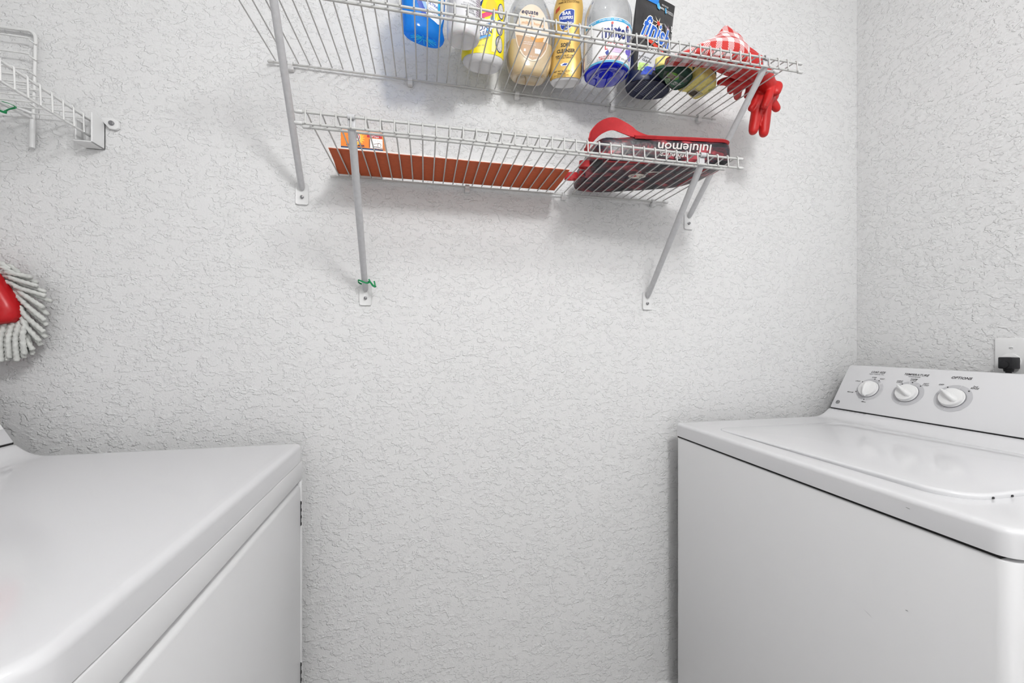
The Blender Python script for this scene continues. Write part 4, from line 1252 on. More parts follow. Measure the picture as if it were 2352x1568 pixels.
# --- clear floor cleaner with blue remnant
M_BLUELIQ = liquid('royal_blue_cleaner', '4a66ff', '2a40ff', 0.5)
def floor_cleaner():
    x, y = 0.4500, 0.9670
    t = bottle_root('cleaner_bottle', x, y, 'clear round floor cleaner bottle with a little royal blue liquid left')
    secs = [(0.0, 0.0470, 0.0470, 2, 0, 0), (0.004, 0.0530, 0.0530, 2, 0, 0), (0.014, 0.0575, 0.0575, 2, 0, 0), (0.035, 0.0590, 0.0590, 2, 0, 0), (0.125, 0.0588, 0.0588, 2, 0, 0), (0.150, 0.0555, 0.0555, 2, 0, 0), (0.172, 0.0465, 0.0465, 2, 0, 0), (0.188, 0.0385, 0.0385, 2, 0, 0), (0.200, 0.0365, 0.0365, 2, 0, 0), (0.214, 0.0375, 0.0375, 2, 0, 0), (0.238, 0.026, 0.026, 2, 0, 0), (0.252, 0.0150, 0.0150, 2, 0, 0), (0.262, 0.0145, 0.0145, 2, 0, 0)]
    b = Loft(t.location, secs)
    b.build('body', M_CLEAR, t, seg=64, base_dish=0.008, ribs=8)
    b.build('liquid', M_BLUELIQ, t, z0=0.0012, z1=0.040, nz=12, seg=64, inset=0.0009, base_dish=0.0065, ribs=8)
    W = b.wrap
    H = 0.088
    def strip(name, z0, z1, m, off, parent, x0=-H, x1=H):
        V, F = [], []
        K = 36
        NR = 16
        for z in [z0 + (z1 - z0) * i / NR for i in range(NR + 1)]:
            for k in range(K + 1):
                V.append(W(x0 + (x1 - x0) * k / K, z, off))
        for i in range(NR):
            for k in range(K):
                F.append((i * (K + 1) + k, i * (K + 1) + k + 1, (i + 1) * (K + 1) + k + 1, (i + 1) * (K + 1) + k))
        return mesh(name, V, F, m, parent, True)
    lab = strip('label', 0.007, 0.106, mat('mistolin_label', 'eeeef0', 0.35), 0.0004, t)
    strip('label_band', 0.0975, 0.1042, M_CYAN, 0.0008, lab)
    strip('label_band', 0.007, 0.0105, mat('light_blue_print', '6cc3ea', 0.35), 0.0008, lab)
    lettering('band_lettering', [dict(t='CLEANS  \u2022  AROMATIZES  \u2022  PERFUMES  \u2022  CLEANS  \u2022  DEODORIZES', x=0.0, y=0.1008, s=0.0046, b=0.01)], W, M_INKW, lab, 0.0012)
    lettering('brand_lettering', [dict(t='mistolin', x=0.005, y=0.0740, s=0.0430, b=0.030, xs=0.62)], W, mat('mistolin_navy', '1c2c72', 0.35), lab, 0.0012)
    decal('red_dots', [ell(-0.0135, 0.0925, 0.0029, 0.0029, 14), ell(0.0295, 0.0925, 0.0029, 0.0029, 14)], W, mat('red_dot_print', 'd83a34', 0.35), lab, 0.0016)
    lettering('red_lettering', [dict(t='Aromas', x=-0.004, y=0.0500, s=0.0125, b=0.01, sh=0.2), dict(t='L', x=-0.026, y=0.0380, s=0.0150, b=0.02), dict(t='MULTIPURPOSE CLEANER\nLIMPIADOR MULTIUSOS', x=-0.016, y=0.0160, s=0.0046, b=0.01, ln=0.9)], W, mat('red_ink', 'd0474a', 0.4), lab, 0.0012)
    decal('lilac_ribbon', [[(-0.020, 0.0330), (-0.008, 0.0390), (0.010, 0.0385), (0.022, 0.0330), (0.008, 0.0270), (-0.014, 0.0270)]], W, mat('lilac_print', 'cdb8d8', 0.4), lab, 0.0009)
    decal('blue_bow', [[(-0.028, 0.0270), (-0.021, 0.0330), (-0.019, 0.0260), (-0.023, 0.0200), (-0.026, 0.0240)]], W, mat('bow_blue', '2a3f96', 0.4), lab, 0.0010)
    vio = mat('violet_print', '6a5cc0', 0.4, var=0.2, vscale=120)
    decal('violet_flower', [ell(0.034, 0.0560, 0.008, 0.006, 16, 30), ell(0.043, 0.0460, 0.008, 0.007, 16, -20), ell(0.033, 0.0360, 0.009, 0.006, 16, 10), ell(0.045, 0.0310, 0.006, 0.008, 16), ell(0.040, 0.0250, 0.007, 0.005, 16, -30)], W, vio, lab, 0.0010)
    lettering('small_lettering', [dict(t='28 FL OZ (828 mL)', x=0.030, y=0.0160, s=0.0045)], W, M_INK, lab, 0.0012)
    rows = [rect(-0.078, -0.060, 0.016 + 0.0036 * i, 0.0177 + 0.0036 * i) for i in range(16)]
    decal('text_lines', rows, W, mat('light_grey_ink', 'b4b4ba', 0.5), lab, 0.0008, 1, 6)
    tube('cap', [b.world(0, 0, 0.259), b.world(0, 0, 0.280)], 0.0175, M_COBALT, t, 28)
floor_cleaner()

# --- black stand-up pouch of dishwasher tablets
def pouch():
    x, y = 0.583, 0.9960
    t = bottle_root('detergent_pouch', x, y, 'black stand-up pouch of dishwasher tablets with a navy base', 'pouch')
    t.location.z += 0.0014
    secs = [(0.0, 0.0665, 0.0460, 1.75, 0, 0), (0.004, 0.0690, 0.0475, 1.8, 0, 0), (0.03, 0.0690, 0.0400, 2.0, 0, 0.002), (0.08, 0.0690, 0.0300, 2.0, 0.001, 0.006), (0.14, 0.0690, 0.0190, 2.0, 0.002, 0.010), (0.20, 0.0690, 0.0085, 2.2, 0.003, 0.013), (0.225, 0.0690, 0.0022, 2.4, 0.004, 0.014), (0.247, 0.0690, 0.0016, 2.6, 0.004, 0.014)]
    b = Loft(t.location, secs, yaw=math.radians(16), lean=(0.10, 0.0))
    black = mat('black_film', '2e2d2f', 0.25, var=0.25, vscale=25, bump=0.8, bscale=55, coat=0.3)
    b.build('body', black, t, seg=72, base_dish=0.004)
    W = b.wrap
    navy = mat('navy_film', '0f1a40', 0.42, bump=0.6, bscale=50, coat=0.05)
    # navy base skirt and gusset
    V, F = [], []
    seg = 72
    for z in (0.0003, 0.006, 0.014, 0.022):
        for k in range(seg):
            ph = 2 * PI * k / seg
            V.append(b.pt(ph, z + (0.006 * math.cos(ph * 2) if z > 0.02 else 0), 0.0006))
    for i in range(3):
        for k in range(seg):
            F.append((i * seg + k, i * seg + (k + 1) % seg, (i + 1) * seg + (k + 1) % seg, (i + 1) * seg + k))
    mesh('base_band', V, F, navy, t, True)
    def under(xx, yy, off=0.0):
        p = b.world(xx, yy, -0.0010 - off)
        return p
    gus = decal('gusset', [[(math.copysign(abs(math.cos(a)) ** 1.143, math.cos(a)) * 0.0668, math.copysign(abs(math.sin(a)) ** 1.143, math.sin(a)) * 0.0462) for a in [2 * PI * i / 40 for i in range(40)]]], lambda a, c, o=0: under(a, c, o), navy, t, 0.0)
    lines = []
    for i in range(9):
        for (dx, w) in ((-0.030, 0.022), (0.004, 0.020), (0.033, 0.014)):
            yy = -0.026 + i * 0.0058 + 0.2 * dx
            lines.append([(dx - w / 2, yy - 0.0004), (dx + w / 2, yy + 0.003 - 0.0004), (dx + w / 2, yy + 0.003 + 0.0004), (dx - w / 2, yy + 0.0004)])
    decal('fine_print', lines, lambda a, c, o=0: under(a, c, o), mat('pale_ink', 'aeb6d0', 0.5), gus, 0.0005, 1, 1)
    # front artwork
    decal('white_panel', [[(-0.064, 0.034), (0.010, 0.030), (0.052, 0.036), (0.058, 0.070), (0.02, 0.083), (-0.060, 0.078)]], W, mat('pouch_white', 'c9cacf', 0.3, var=0.08), t, 0.0008)
    col = [('aqua_swirl', '5fb9c8', [(0.000, 0.034), (0.040, 0.036), (0.048, 0.060), (0.020, 0.074), (0.004, 0.056)]), ('purple_swirl', '6c62c4', [(-0.026, 0.026), (0.006, 0.028), (0.004, 0.054), (-0.016, 0.048)]), ('green_swirl', 'b6d680', [(-0.064, 0.026), (-0.052, 0.022), (-0.034, 0.042), (-0.060, 0.046)]), ('blue_crackle', '3a54c0', [(-0.058, 0.012), (-0.030, 0.012), (-0.022, 0.034), (-0.046, 0.036)]), ('pink_swirl', 'c08ab0', [(0.016, 0.064), (0.030, 0.060), (0.034, 0.072), (0.022, 0.076)])]
    for nm, c, o in col:
        decal(nm, [o], W, mat(nm + '_print', c, 0.3, var=0.3, vscale=150), t, 0.0011)
    # silver flash strips and the starbursts
    decal('silver_strip', [[(0.034, 0.080), (0.046, 0.080), (0.046, 0.168), (0.026, 0.180)]], W, mat('silver_print', 'a6a6aa', 0.25, metal=0.4, var=0.3, vscale=18), t, 0.0009)
    decal('dark_strip', [[(0.030, 0.085), (0.038, 0.085), (0.036, 0.168), (0.026, 0.172)]], W, mat('charcoal_print', '3c3c40', 0.3), t, 0.0011)
    decal('sparkle', [star(0.0030, 0.1700, 0.022, 0.0040, 7, 0.3)], W, mat('sparkle_print', 'f1ead2', 0.4), t, 0.0009, 4, 2)
    decal('sparkle', [star(0.041, 0.170, 0.013, 0.0012, 5, 0.2)], W, mat('pink_sparkle_print', 'eab8d4', 0.4), t, 0.0013, 4, 2)
    # the brand word: white halo, blue letters, red swoosh and dot
    word = dict(t='finish', x=-0.004, y=0.140, s=0.086, xs=0.54, sh=0.30, rot=-12)
    lettering('brand_halo', [dict(word, b=0.055)], W, M_INKW, t, 0.0015)
    lettering('brand_lettering', [dict(word, b=0.018)], W, mat('finish_blue', '1f63c8', 0.3, var=0.3, vscale=30), t, 0.0019)
    decal('red_dot', [ell(0.0020, 0.1690, 0.0052, 0.0066, 18)], W, mat('finish_red', 'd2402c', 0.35), t, 0.0022)
    decal('red_swoosh', [[(-0.046, 0.117), (-0.041, 0.124), (-0.026, 0.114), (0.000, 0.100), (0.016, 0.096), (0.016, 0.089), (-0.006, 0.090), (-0.034, 0.105)]], W, mat('finish_red', 'd2402c', 0.35), t, 0.0022, 3)
    lettering('white_lettering', [dict(t='QUANTUM', x=-0.008, y=0.0850, s=0.0135, b=0.02, xs=0.9), dict(t='ULTIMATE', x=-0.004, y=0.0905, s=0.007, b=0.015), dict(t='56', x=0.062, y=0.175, s=0.022, b=0.03, xs=0.7), dict(t='TABS', x=0.062, y=0.159, s=0.007, b=0.01, xs=0.7), dict(t='RECYCLE', x=0.030, y=0.2315, s=0.006), dict(t='100%', x=0.018, y=0.2215, s=0.009, b=0.01), dict(t='POWERFUL\nDETERGENT', x=0.049, y=0.219, s=0.0055, ln=0.9)], W, M_INKW, t, 0.0020)
    lettering('dark_lettering', [dict(t='24/7 SHINE', x=-0.044, y=0.060, s=0.007, b=0.01, rot=-12), dict(t='CLEAN', x=-0.040, y=0.050, s=0.008, b=0.02, rot=-18)], W, M_INK, t, 0.0014)
    decal('blue_header', [[(-0.066, 0.226), (0.006, 0.226), (0.006, 0.240), (-0.066, 0.240)]], W, mat('header_blue', '2f86dc', 0.3), t, 0.0010)
    decal('drop_icon', [[(0.002, 0.216), (0.010, 0.213), (0.014, 0.222), (0.007, 0.234), (0.000, 0.226)], [(0.031, 0.212), (0.036, 0.212), (0.036, 0.228), (0.031, 0.228)]], W, mat('icon_blue', '4fb2e6', 0.3), t, 0.0016)
    # heat-sealed left edge showing navy
    decal('side_seal', [[(-0.084, 0.02), (-0.074, 0.02), (-0.073, 0.09), (-0.078, 0.09)]], W, navy, t, 0.0008)
pouch()

# ================================================================== sponges and gloves on the upper shelf
M_SPONGE = mat('yellow_sponge', 'efe08a', 0.8, var=0.12, vscale=140, bump=0.8, bscale=240)
M_PAD = mat('green_scour_pad', '2c4a3c', 0.9, var=0.3, vscale=220, bump=0.8, bscale=300)
def sponge_pack():
    zc = deck_u(0.94) + 0.0006
    t = empty('sponge_pack', (0.66, 0.945, zc), 'wrapped pack of yellow sponges with green scouring pads beside the black pouch', 'sponges')
    zb = lambda y: deck_u(y) + 0.0006
    def slab(name, poly, h0, h1, m, parent, grow=0.0, wave=0.0):
        cx = sum(p[0] for p in poly) / len(poly); cy = sum(p[1] for p in poly) / len(poly)
        P = smooth_path([(p[0], p[1], 0) for p in poly], 4, True)
        V, F = [], []
        n = len(P)
        rings = ((0.90, 0.0), (0.985, 0.003), (1.0, 0.008), (1.0, h1 - h0 - 0.008), (0.985, h1 - h0 - 0.002), (0.93, h1 - h0))
        for k, dz in rings:
            for p in P:
                x, y = cx + (p.x - cx) * (k + grow), cy + (p.y - cy) * (k + grow)
                V.append((x, y, zb(y) + h0 + dz + wave * math.sin(x * 110)))
        for i in range(len(rings) - 1):
            for k in range(n):
                F.append((i * n + k, i * n + (k + 1) % n, (i + 1) * n + (k + 1) % n, (i + 1) * n + k))
        F.append(tuple(range(n))[::-1]); F.append(tuple((len(rings) - 1) * n + k for k in range(n)))
        return mesh(name, V, F, m, parent, True, 60)
    Lp = [(0.556, 0.914), (0.580, 0.934), (0.612, 0.953), (0.650, 0.980), (0.668, 0.958), (0.660, 0.915), (0.635, 0.893), (0.595, 0.888), (0.566, 0.897)]
    Rp = [(0.676, 0.958), (0.664, 0.981), (0.689, 0.983), (0.720, 1.004), (0.7435, 1.008), (0.751, 0.950), (0.737, 0.927), (0.705, 0.908), (0.676, 0.900), (0.668, 0.918)]
    a = slab('sponge', Lp, 0.009, 0.034, M_SPONGE, t)
    slab('scour_pad', Lp, 0.001, 0.010, M_PAD, t, 0.01)
    b = slab('sponge', Rp, 0.001, 0.030, M_SPONGE, t)
    slab('scour_pad', Rp, 0.030, 0.038, M_PAD, t, 0.0)
    # paper label on the underside
    e1 = Vector((0.90, 0.40, 0)).normalized(); e2 = Vector((0.42, -0.90, 0)).normalized()
    o = Vector((0.610, 0.924, 0))
    def U(x, y, off=0.0):
        p = o + e1 * x + e2 * y
        p.z = zb(p.y) + 0.0004 - off
        return p
    lab = decal('label', [[(-0.040, 0.004), (-0.018, -0.016), (0.012, -0.026), (0.046, -0.030), (0.050, -0.004), (0.046, 0.016), (0.020, 0.018), (-0.020, 0.016)]], U, mat('dark_olive_label', '3c463c', 0.4, var=0.3, vscale=60), t, 0.0)
    decal('green_block', [[(0.014, -0.022), (0.046, -0.026), (0.048, 0.004), (0.018, 0.006)]], U, mat('green_block_print', '0f5a3c', 0.4), lab, 0.0004)
    decal('green_oval', [ell(-0.004, 0.004, 0.022, 0.0115, 24, -6)], U, mat('lime_print', '6fb52a', 0.4), lab, 0.0005)
    decal('pale_block', [[(-0.010, -0.016), (0.012, -0.026), (0.024, -0.028), (0.020, -0.016), (-0.002, -0.006)]], U, mat('pale_green_print', 'a9c49a', 0.4), lab, 0.0004)
    w = [dict(t='Scotch', x=-0.006, y=0.0065, s=0.0120, sh=0.3), dict(t='Brite', x=-0.001, y=-0.0025, s=0.0120, sh=0.3)]
    lettering('brand_halo', [dict(d, b=0.06) for d in w], U, M_INKW, lab, 0.0008)
    lettering('brand_lettering', [dict(d, b=0.015) for d in w], U, mat('dark_red_print', '7c1626', 0.4), lab, 0.0011)
    lettering('white_lettering', [dict(t='HEAVY\nDUTY', x=0.034, y=-0.012, s=0.0085, b=0.01, ln=0.9)], U, M_INKW, lab, 0.0008)
    lettering('green_lettering', [dict(t='SCRUB\nSPONGE', x=0.006, y=-0.0175, s=0.0062, b=0.012, ln=0.9)], U, mat('green_block_print', '0f5a3c', 0.4), lab, 0.0008)
    o2 = Vector((0.715, 0.978, 0))
    def U2(x, y, off=0.0):
        p = o2 + e1 * x + e2 * y
        p.z = zb(p.y) - off
        return p
    bl = decal('side_label', [rect(-0.022, 0.018, -0.014, 0.012)], U2, mat('kraft_print', 'b8ad8a', 0.5), t, 0.0)
    decal('barcode', [rect(-0.018 + 0.0024 * i, -0.0168 + 0.0024 * i + 0.0006 * (i % 3), -0.012, 0.008) for i in range(11)], U2, mat('barcode_ink', '4a3f34', 0.5), bl, 0.0005, 1, 1)
    ring_decal('recycle_mark', 0.012, 0.034, 0.0026, 0.0040, 0, 360, U2, mat('green_ring_print', '3f8f3a', 0.4), bl, 0.0005, 20)
sponge_pack()

M_RUBBER = mat('red_rubber', 'c4211f', 0.42, var=0.10, vscale=30, bump=0.25, bscale=120)
def gingham():
    m = bpy.data.materials.new('gingham_cuff')
    m.use_nodes = True
    nt = m.node_tree; L = nt.links.new
    b = nt.nodes['Principled BSDF']; b.inputs['Roughness'].default_value = 0.6
    tc = nd(nt, 'ShaderNodeTexCoord')
    uv = nd(nt, 'ShaderNodeSeparateXYZ')
    L(tc.outputs['UV'], uv.inputs[0])
    def band(sock, sc, duty):
        f = mmath(nt, 'FRACT', mmath(nt, 'MULTIPLY', sock, sc))
        return mmath(nt, 'LESS_THAN', f, duty)
    a = band(uv.outputs[0], 33.0, 0.5)
    c = band(uv.outputs[1], 33.0, 0.5)
    dg = mmath(nt, 'ADD', uv.outputs[0], uv.outputs[1])
    hatch = band(dg, 270.0, 0.52)
    both = mmath(nt, 'MULTIPLY', a, c)
    one = mmath(nt, 'SUBTRACT', mmath(nt, 'MAXIMUM', a, c), both)
    red = mmath(nt, 'MAXIMUM', both, mmath(nt, 'MULTIPLY', one, hatch))
    mx = nd(nt, 'ShaderNodeMix', data_type='RGBA')
    L(red, mx.inputs['Factor'])
    mx.inputs['A'].default_value = lin('e6dcdc'); mx.inputs['B'].default_value = lin('c02a24')
    for s_ in mx.inputs:
        if s_.name == 'A' and s_.type == 'RGBA': s_.default_value = lin('e6dcdc')
        if s_.name == 'B' and s_.type == 'RGBA': s_.default_value = lin('c02a24')
    outs = [o_ for o_ in mx.outputs if o_.type == 'RGBA']
    L(outs[0], b.inputs['Base Color'])
    return m
M_GING = gingham()

def cuff(secs, m, parent, wr=0.05, seed=0, name='cuff', pinch=1.0):
    """flattened cloth-like sleeve lofted along x, open at its free end; UVs in metres"""
    seg = 40
    rnd = random.Random(seed)
    ph = [rnd.uniform(0, 6.28) for _ in range(6)]
    V, F, UV = [], [], []
    P = smooth_path([Vector((s[0], s[1], s[2])) for s in secs], 4)
    R = smooth_path([Vector((s[3], s[4], 0)) for s in secs], 4)
    for i, (p, r) in enumerate(zip(P, R)):
        for k in range(seg):
            a = 2 * PI * k / seg
            c, s = math.cos(a), math.sin(a)
            if s > 0:
                yy = math.copysign(abs(c) ** 1.0, c) * (1 - 0.55 * s ** 2) * r.x      # ridge-like upper side
            else:
                yy = math.copysign(abs(c) ** 0.7, c) * r.x                             # flat on the deck
            zz = s * r.y if s > 0 else -abs(s) ** 0.5 * r.y
            w = 1 + wr * (math.sin(3 * a + ph[0] + i * 0.5) + math.sin(5 * a + ph[1] - i * 0.35)) * (1 if s > -0.2 else 0.2)
            V.append(Vector((p.x + 0.004 * math.sin(2 * a + ph[2]) * (1 if i < 6 else 0.3), p.y + yy * w, p.z + zz * w)))
            UV.append((p.x * 1.0 + 0.3, (p.y + yy) * 1.0 + 0.8 * (p.z + zz)))
    n = len(P)
    for i in range(n - 1):
        for k in range(seg):
            F.append((i * seg + k, i * seg + (k + 1) % seg, (i + 1) * seg + (k + 1) % seg, (i + 1) * seg + k))
    o = mesh(name, V, F, m, parent, True)
    uvl = o.data.uv_layers.new(name='UVMap')
    for lp in o.data.loops:
        uvl.data[lp.index].uv = UV[lp.vertex_index]
    md = o.modifiers.new('thick', 'SOLIDIFY'); md.thickness = 0.0009; md.offset = 0
    return o

def blob(name, chains, m, parent, voxel=0.0022, flat=None):
    """organic body: union of tapered tubes, voxel-remeshed and smoothed into one surface"""
    V, F = [], []
    for pts, rad in chains:
        P = smooth_path(pts, 5)
        rr = smooth_path([Vector((r, 0, 0)) for r in rad], 5)
        rs = [max(r.x, 0.001) for r in rr]
        # rounded ends
        d0 = (P[0] - P[1]).normalized(); d1 = (P[-1] - P[-2]).normalized()
        P = [P[0] + d0 * rs[0] * 0.9, P[0] + d0 * rs[0] * 0.55] + P + [P[-1] + d1 * rs[-1] * 0.55, P[-1] + d1 * rs[-1] * 0.9]
        rs = [rs[0] * 0.35, rs[0] * 0.8] + rs + [rs[-1] * 0.8, rs[-1] * 0.35]
        v, f = tube_data(P, rs, 14)
        o = len(V)
        V += v; F += [tuple(i + o for i in q) for q in f]
    ob = mesh(name, V, F, m, parent, True)
    md = ob.modifiers.new('union', 'REMESH'); md.mode = 'VOXEL'; md.voxel_size = voxel; md.use_smooth_shade = True
    md = ob.modifiers.new('soft', 'SMOOTH'); md.factor = 0.5; md.iterations = 4
    return ob

def gloves():
    # first glove: cuff lies on the shelf, the hand hangs over the shelf end with fingers down
    t = empty('rubber_glove', (0.80, 0.88, deck_u(0.88)), 'red rubber glove whose fingers hang down over the right shelf end', 'glove')
    d = deck_u(0.86) + 0.0004
    cuff([(0.562, 0.866, d + 0.0045, 0.020, 0.0042), (0.598, 0.858, d + 0.012, 0.025, 0.0115), (0.634, 0.853, d + 0.022, 0.028, 0.0215), (0.672, 0.851, d + 0.031, 0.030, 0.0305), (0.702, 0.851, d + 0.038, 0.030, 0.0375), (0.726, 0.853, d + 0.034, 0.030, 0.0335), (0.752, 0.857, d + 0.028, 0.028, 0.0275)], M_GING, t, 0.05, 3)
    S_ = 1.039
    def q(x, z):                                   # picture-plane measurements at y=0.90 carried to y=0.935
        return (x * S_, 0.935, CAM_H + (z - CAM_H) * S_)
    hand = [([(0.735, 0.858, d + 0.026), (0.775, 0.866, d + 0.027), (0.815, 0.880, d + 0.029), (0.855, 0.900, d + 0.026), (0.892, 0.922, d + 0.016), q(0.874, 1.796), q(0.866, 1.765), q(0.857, 1.752)], [0.024, 0.0255, 0.026, 0.023, 0.020, 0.0195, 0.0185, 0.0165]),
            ([(0.690, 0.872, d + 0.010), (0.740, 0.882, d + 0.013), (0.790, 0.892, d + 0.016)], [0.008, 0.012, 0.014]),
            ([q(0.862, 1.790), q(0.8420, 1.7519), q(0.8300, 1.7022), q(0.8260, 1.6825)], [0.0125, 0.0140, 0.0135, 0.0115]),
            ([q(0.872, 1.790), q(0.8650, 1.7518), q(0.8592, 1.7022), q(0.8578, 1.6800)], [0.0125, 0.0140, 0.0138, 0.0118]),
            ([q(0.848, 1.806), q(0.8370, 1.780), q(0.8297, 1.7536), q(0.8195, 1.7395)], [0.012, 0.0110, 0.0100, 0.0085]),
            ([(0.900, 0.919, 1.826), (0.886, 0.910, 1.795), (0.874, 0.908, 1.770), (0.866, 0.907, 1.754)], [0.012, 0.0115, 0.0105, 0.0088]),
            ([q(0.880, 1.800), (0.912, 0.912, 1.815), (0.904, 0.907, 1.796)], [0.014, 0.0120, 0.0100]),
            ([q(0.870, 1.776), q(0.8800, 1.7680), q(0.8900, 1.7560), q(0.8975, 1.7480)], [0.013, 0.0105, 0.0108, 0.0098])]
    blob('hand', hand, M_RUBBER, t)
    # second glove: lies behind it, cuff standing up, hand crumpled along the shelf
    t2 = empty('rubber_glove', (0.78, 0.92, deck_u(0.92)), 'red rubber glove crumpled on the shelf, its checked cuff standing highest', 'glove')
    e = deck_u(0.88) + 0.0004
    cuff([(0.632, 0.870, e + 0.030, 0.010, 0.005), (0.664, 0.872, e + 0.046, 0.015, 0.018), (0.698, 0.876, e + 0.056, 0.018, 0.032), (0.724, 0.880, e + 0.066, 0.019, 0.047), (0.742, 0.882, e + 0.068, 0.018, 0.049), (0.772, 0.888, e + 0.064, 0.018, 0.044), (0.800, 0.896, e + 0.056, 0.017, 0.034)], M_GING, t2, 0.06, 11)
    f = deck_u(0.93) + 0.001
    hand2 = [([(0.786, 0.893, e + 0.056), (0.815, 0.903, e + 0.052), (0.845, 0.916, e + 0.046), (0.870, 0.930, e + 0.034)], [0.027, 0.028, 0.026, 0.021]),
             ([(0.868, 0.930, e + 0.040), (0.900, 0.945, e + 0.048), (0.925, 0.955, e + 0.036), (0.938, 0.955, e + 0.018), (0.930, 0.955, e + 0.002)], [0.022, 0.019, 0.0180, 0.017, 0.0130]),
             ([(0.842, 0.915, f + 0.030), (0.820, 0.935, f + 0.014), (0.830, 0.958, f + 0.012), (0.845, 0.976, f + 0.010)], [0.022, 0.0135, 0.0115, 0.0095]),
             ([(0.842, 0.920, f + 0.026), (0.790, 0.928, f + 0.013), (0.765, 0.926, f + 0.011), (0.752, 0.931, f + 0.009)], [0.022, 0.0125, 0.0100, 0.0075]),
             ([(0.842, 0.915, f + 0.024), (0.800, 0.935, f + 0.012), (0.800, 0.948, f + 0.010), (0.806, 0.956, f + 0.0085)], [0.020, 0.0115, 0.0095, 0.0080]),
             ([(0.850, 0.925, f + 0.026), (0.862, 0.950, f + 0.014), (0.868, 0.966, f + 0.0115)], [0.018, 0.0125, 0.0100])]
    blob('hand', hand2, M_RUBBER, t2)
gloves()

# ================================================================== lower shelf: board, box, bag
def board():
    t = empty('flat_board', (0.07, 1.005, DECK_L), 'long flat orange-bottomed white board lying on the lower shelf', 'board')
    z = DECK_L + 0.0003
    rnd = random.Random(4)
    def outline(x0, x1, y0, y1, jag):
        P = []
        n = 60
        for i in range(n + 1):
            P.append((x0 + (x1 - x0) * i / n, y0 + jag * rnd.uniform(-1, 1)))
        P += [(x1 + 0.004, (y0 + y1) / 2), (x1 + 0.005, y1), (x0 - 0.008, y1 + 0.004), (x0 - 0.002, (y0 + y1) / 2)]
        return P
    def slab(name, P, z0, z1, m):
        n = len(P)
        V = [(x, y, z0) for x, y in P] + [(x, y, z1) for x, y in P]
        F = [tuple(range(n))[::-1], tuple(range(n, 2 * n))] + [(k, (k + 1) % n, n + (k + 1) % n, n + k) for k in range(n)]
        return mesh(name, V, F, m, t, False)
    slab('orange_face', outline(-0.2005, 0.3435, 0.9400, 1.0745, 0.0005), z, z + 0.0012, mat('orange_board', 'c0562a', 0.65, var=0.07, vscale=120))
    slab('white_core', outline(-0.2005, 0.3440, 0.9408, 1.0765, 0.0003), z + 0.0012, z + 0.0048, mat('white_board', 'e4e2de', 0.6))
board()

def soda_box():
    x0, x1, y0, y1 = -0.1768, -0.0885, 0.9460, 1.0500
    z0, z1 = DECK_L + 0.0054, DECK_L + 0.0475
    t = empty('soda_box', ((x0 + x1) / 2, 1.0, z0), 'small orange baking soda carton with a sunburst and red tag', 'box')
    og = mat('carton_orange', 'f08a32', 0.5, var=0.06, vscale=30)
    c = box('carton', x0, x1, y0, y1, z0, z1, og, t, 0.0006, 1)
    P = lambda x, y, off=0.0: Vector((x0 + x, y0 - off, z0 + y))
    w = x1 - x0
    decal('base_strip', [rect(0.0005, w - 0.0005, 0.0003, 0.0050)], P, mat('navy_strip', '14406c', 0.45), t, 0.0003)
    decal('sunburst', [star(0.032, 0.026, 0.0185, 0.0125, 18)], P, mat('sun_yellow', 'fbc54e', 0.5), t, 0.0003, 4, 2)
    decal('sun_disc', [ell(0.030, 0.027, 0.0105, 0.0105, 28)], P, M_INKW, t, 0.0006)
    ring_decal('disc_ring', 0.030, 0.027, 0.0080, 0.0095, 0, 360, P, mat('carton_red', 'c2303a', 0.5), t, 0.0009)
    decal('arm_mark', [[(0.024, 0.024), (0.028, 0.022), (0.034, 0.025), (0.036, 0.031), (0.033, 0.031), (0.030, 0.027), (0.026, 0.028)]], P, mat('carton_red', 'c2303a', 0.5), t, 0.0009)
    decal('red_tag', [rect(0.054, 0.0855, 0.0290, 0.0390)], P, mat('tag_red', 'c02a3e', 0.5), t, 0.0003)
    decal('calendar', [rect(0.0605, 0.0868, 0.0058, 0.0275)], P, M_INKW, t, 0.0003)
    decal('calendar_spine', [rect(0.0585, 0.0602, 0.0070, 0.0255)], P, mat('calendar_brown', '6e2a2a', 0.5), t, 0.0005)
    decal('calendar_dots', [rect(0.068 + 0.004 * i, 0.0690 + 0.004 * i, 0.0225, 0.0232) for i in range(5)], P, M_INK, t, 0.0006, 1, 1)
    swirl = [(0.066 + 0.0022 * i, 0.0215 - 0.0011 * i) for i in range(4)]
    ring_decal('circled_day', 0.0800, 0.0140, 0.0032, 0.0039, -60, 230, P, mat('swirl_brown', '7a4a3a', 0.5), t, 0.0007, 20)
    decal('swirl_line', [[(0.068, 0.0155), (0.080, 0.0185), (0.080, 0.0179), (0.0685, 0.0148)], [(0.066, 0.0105), (0.078, 0.0098), (0.0865, 0.0078), (0.0865, 0.0072), (0.078, 0.0090), (0.066, 0.0095)]], P, mat('swirl_brown', '7a4a3a', 0.5), t, 0.0007, 1, 2)
    lettering('tag_lettering', [dict(t='Change Every\n30 Days', x=0.0700, y=0.0338, s=0.0056, b=0.01, ln=0.85)], P, M_INKW, t, 0.0007)
    lettering('blue_lettering', [dict(t='ARM & HAMMER', x=0.030, y=0.0090, s=0.0052, b=0.02)], P, mat('carton_navy_ink', '1b2a5c', 0.5), t, 0.0007)
    lettering('weight_lettering', [dict(t='NET WT. 14 OZ\n(396 g)', x=0.080, y=0.0048, s=0.0026, al='CENTER')], P, M_INK, t, 0.0008)
soda_box()

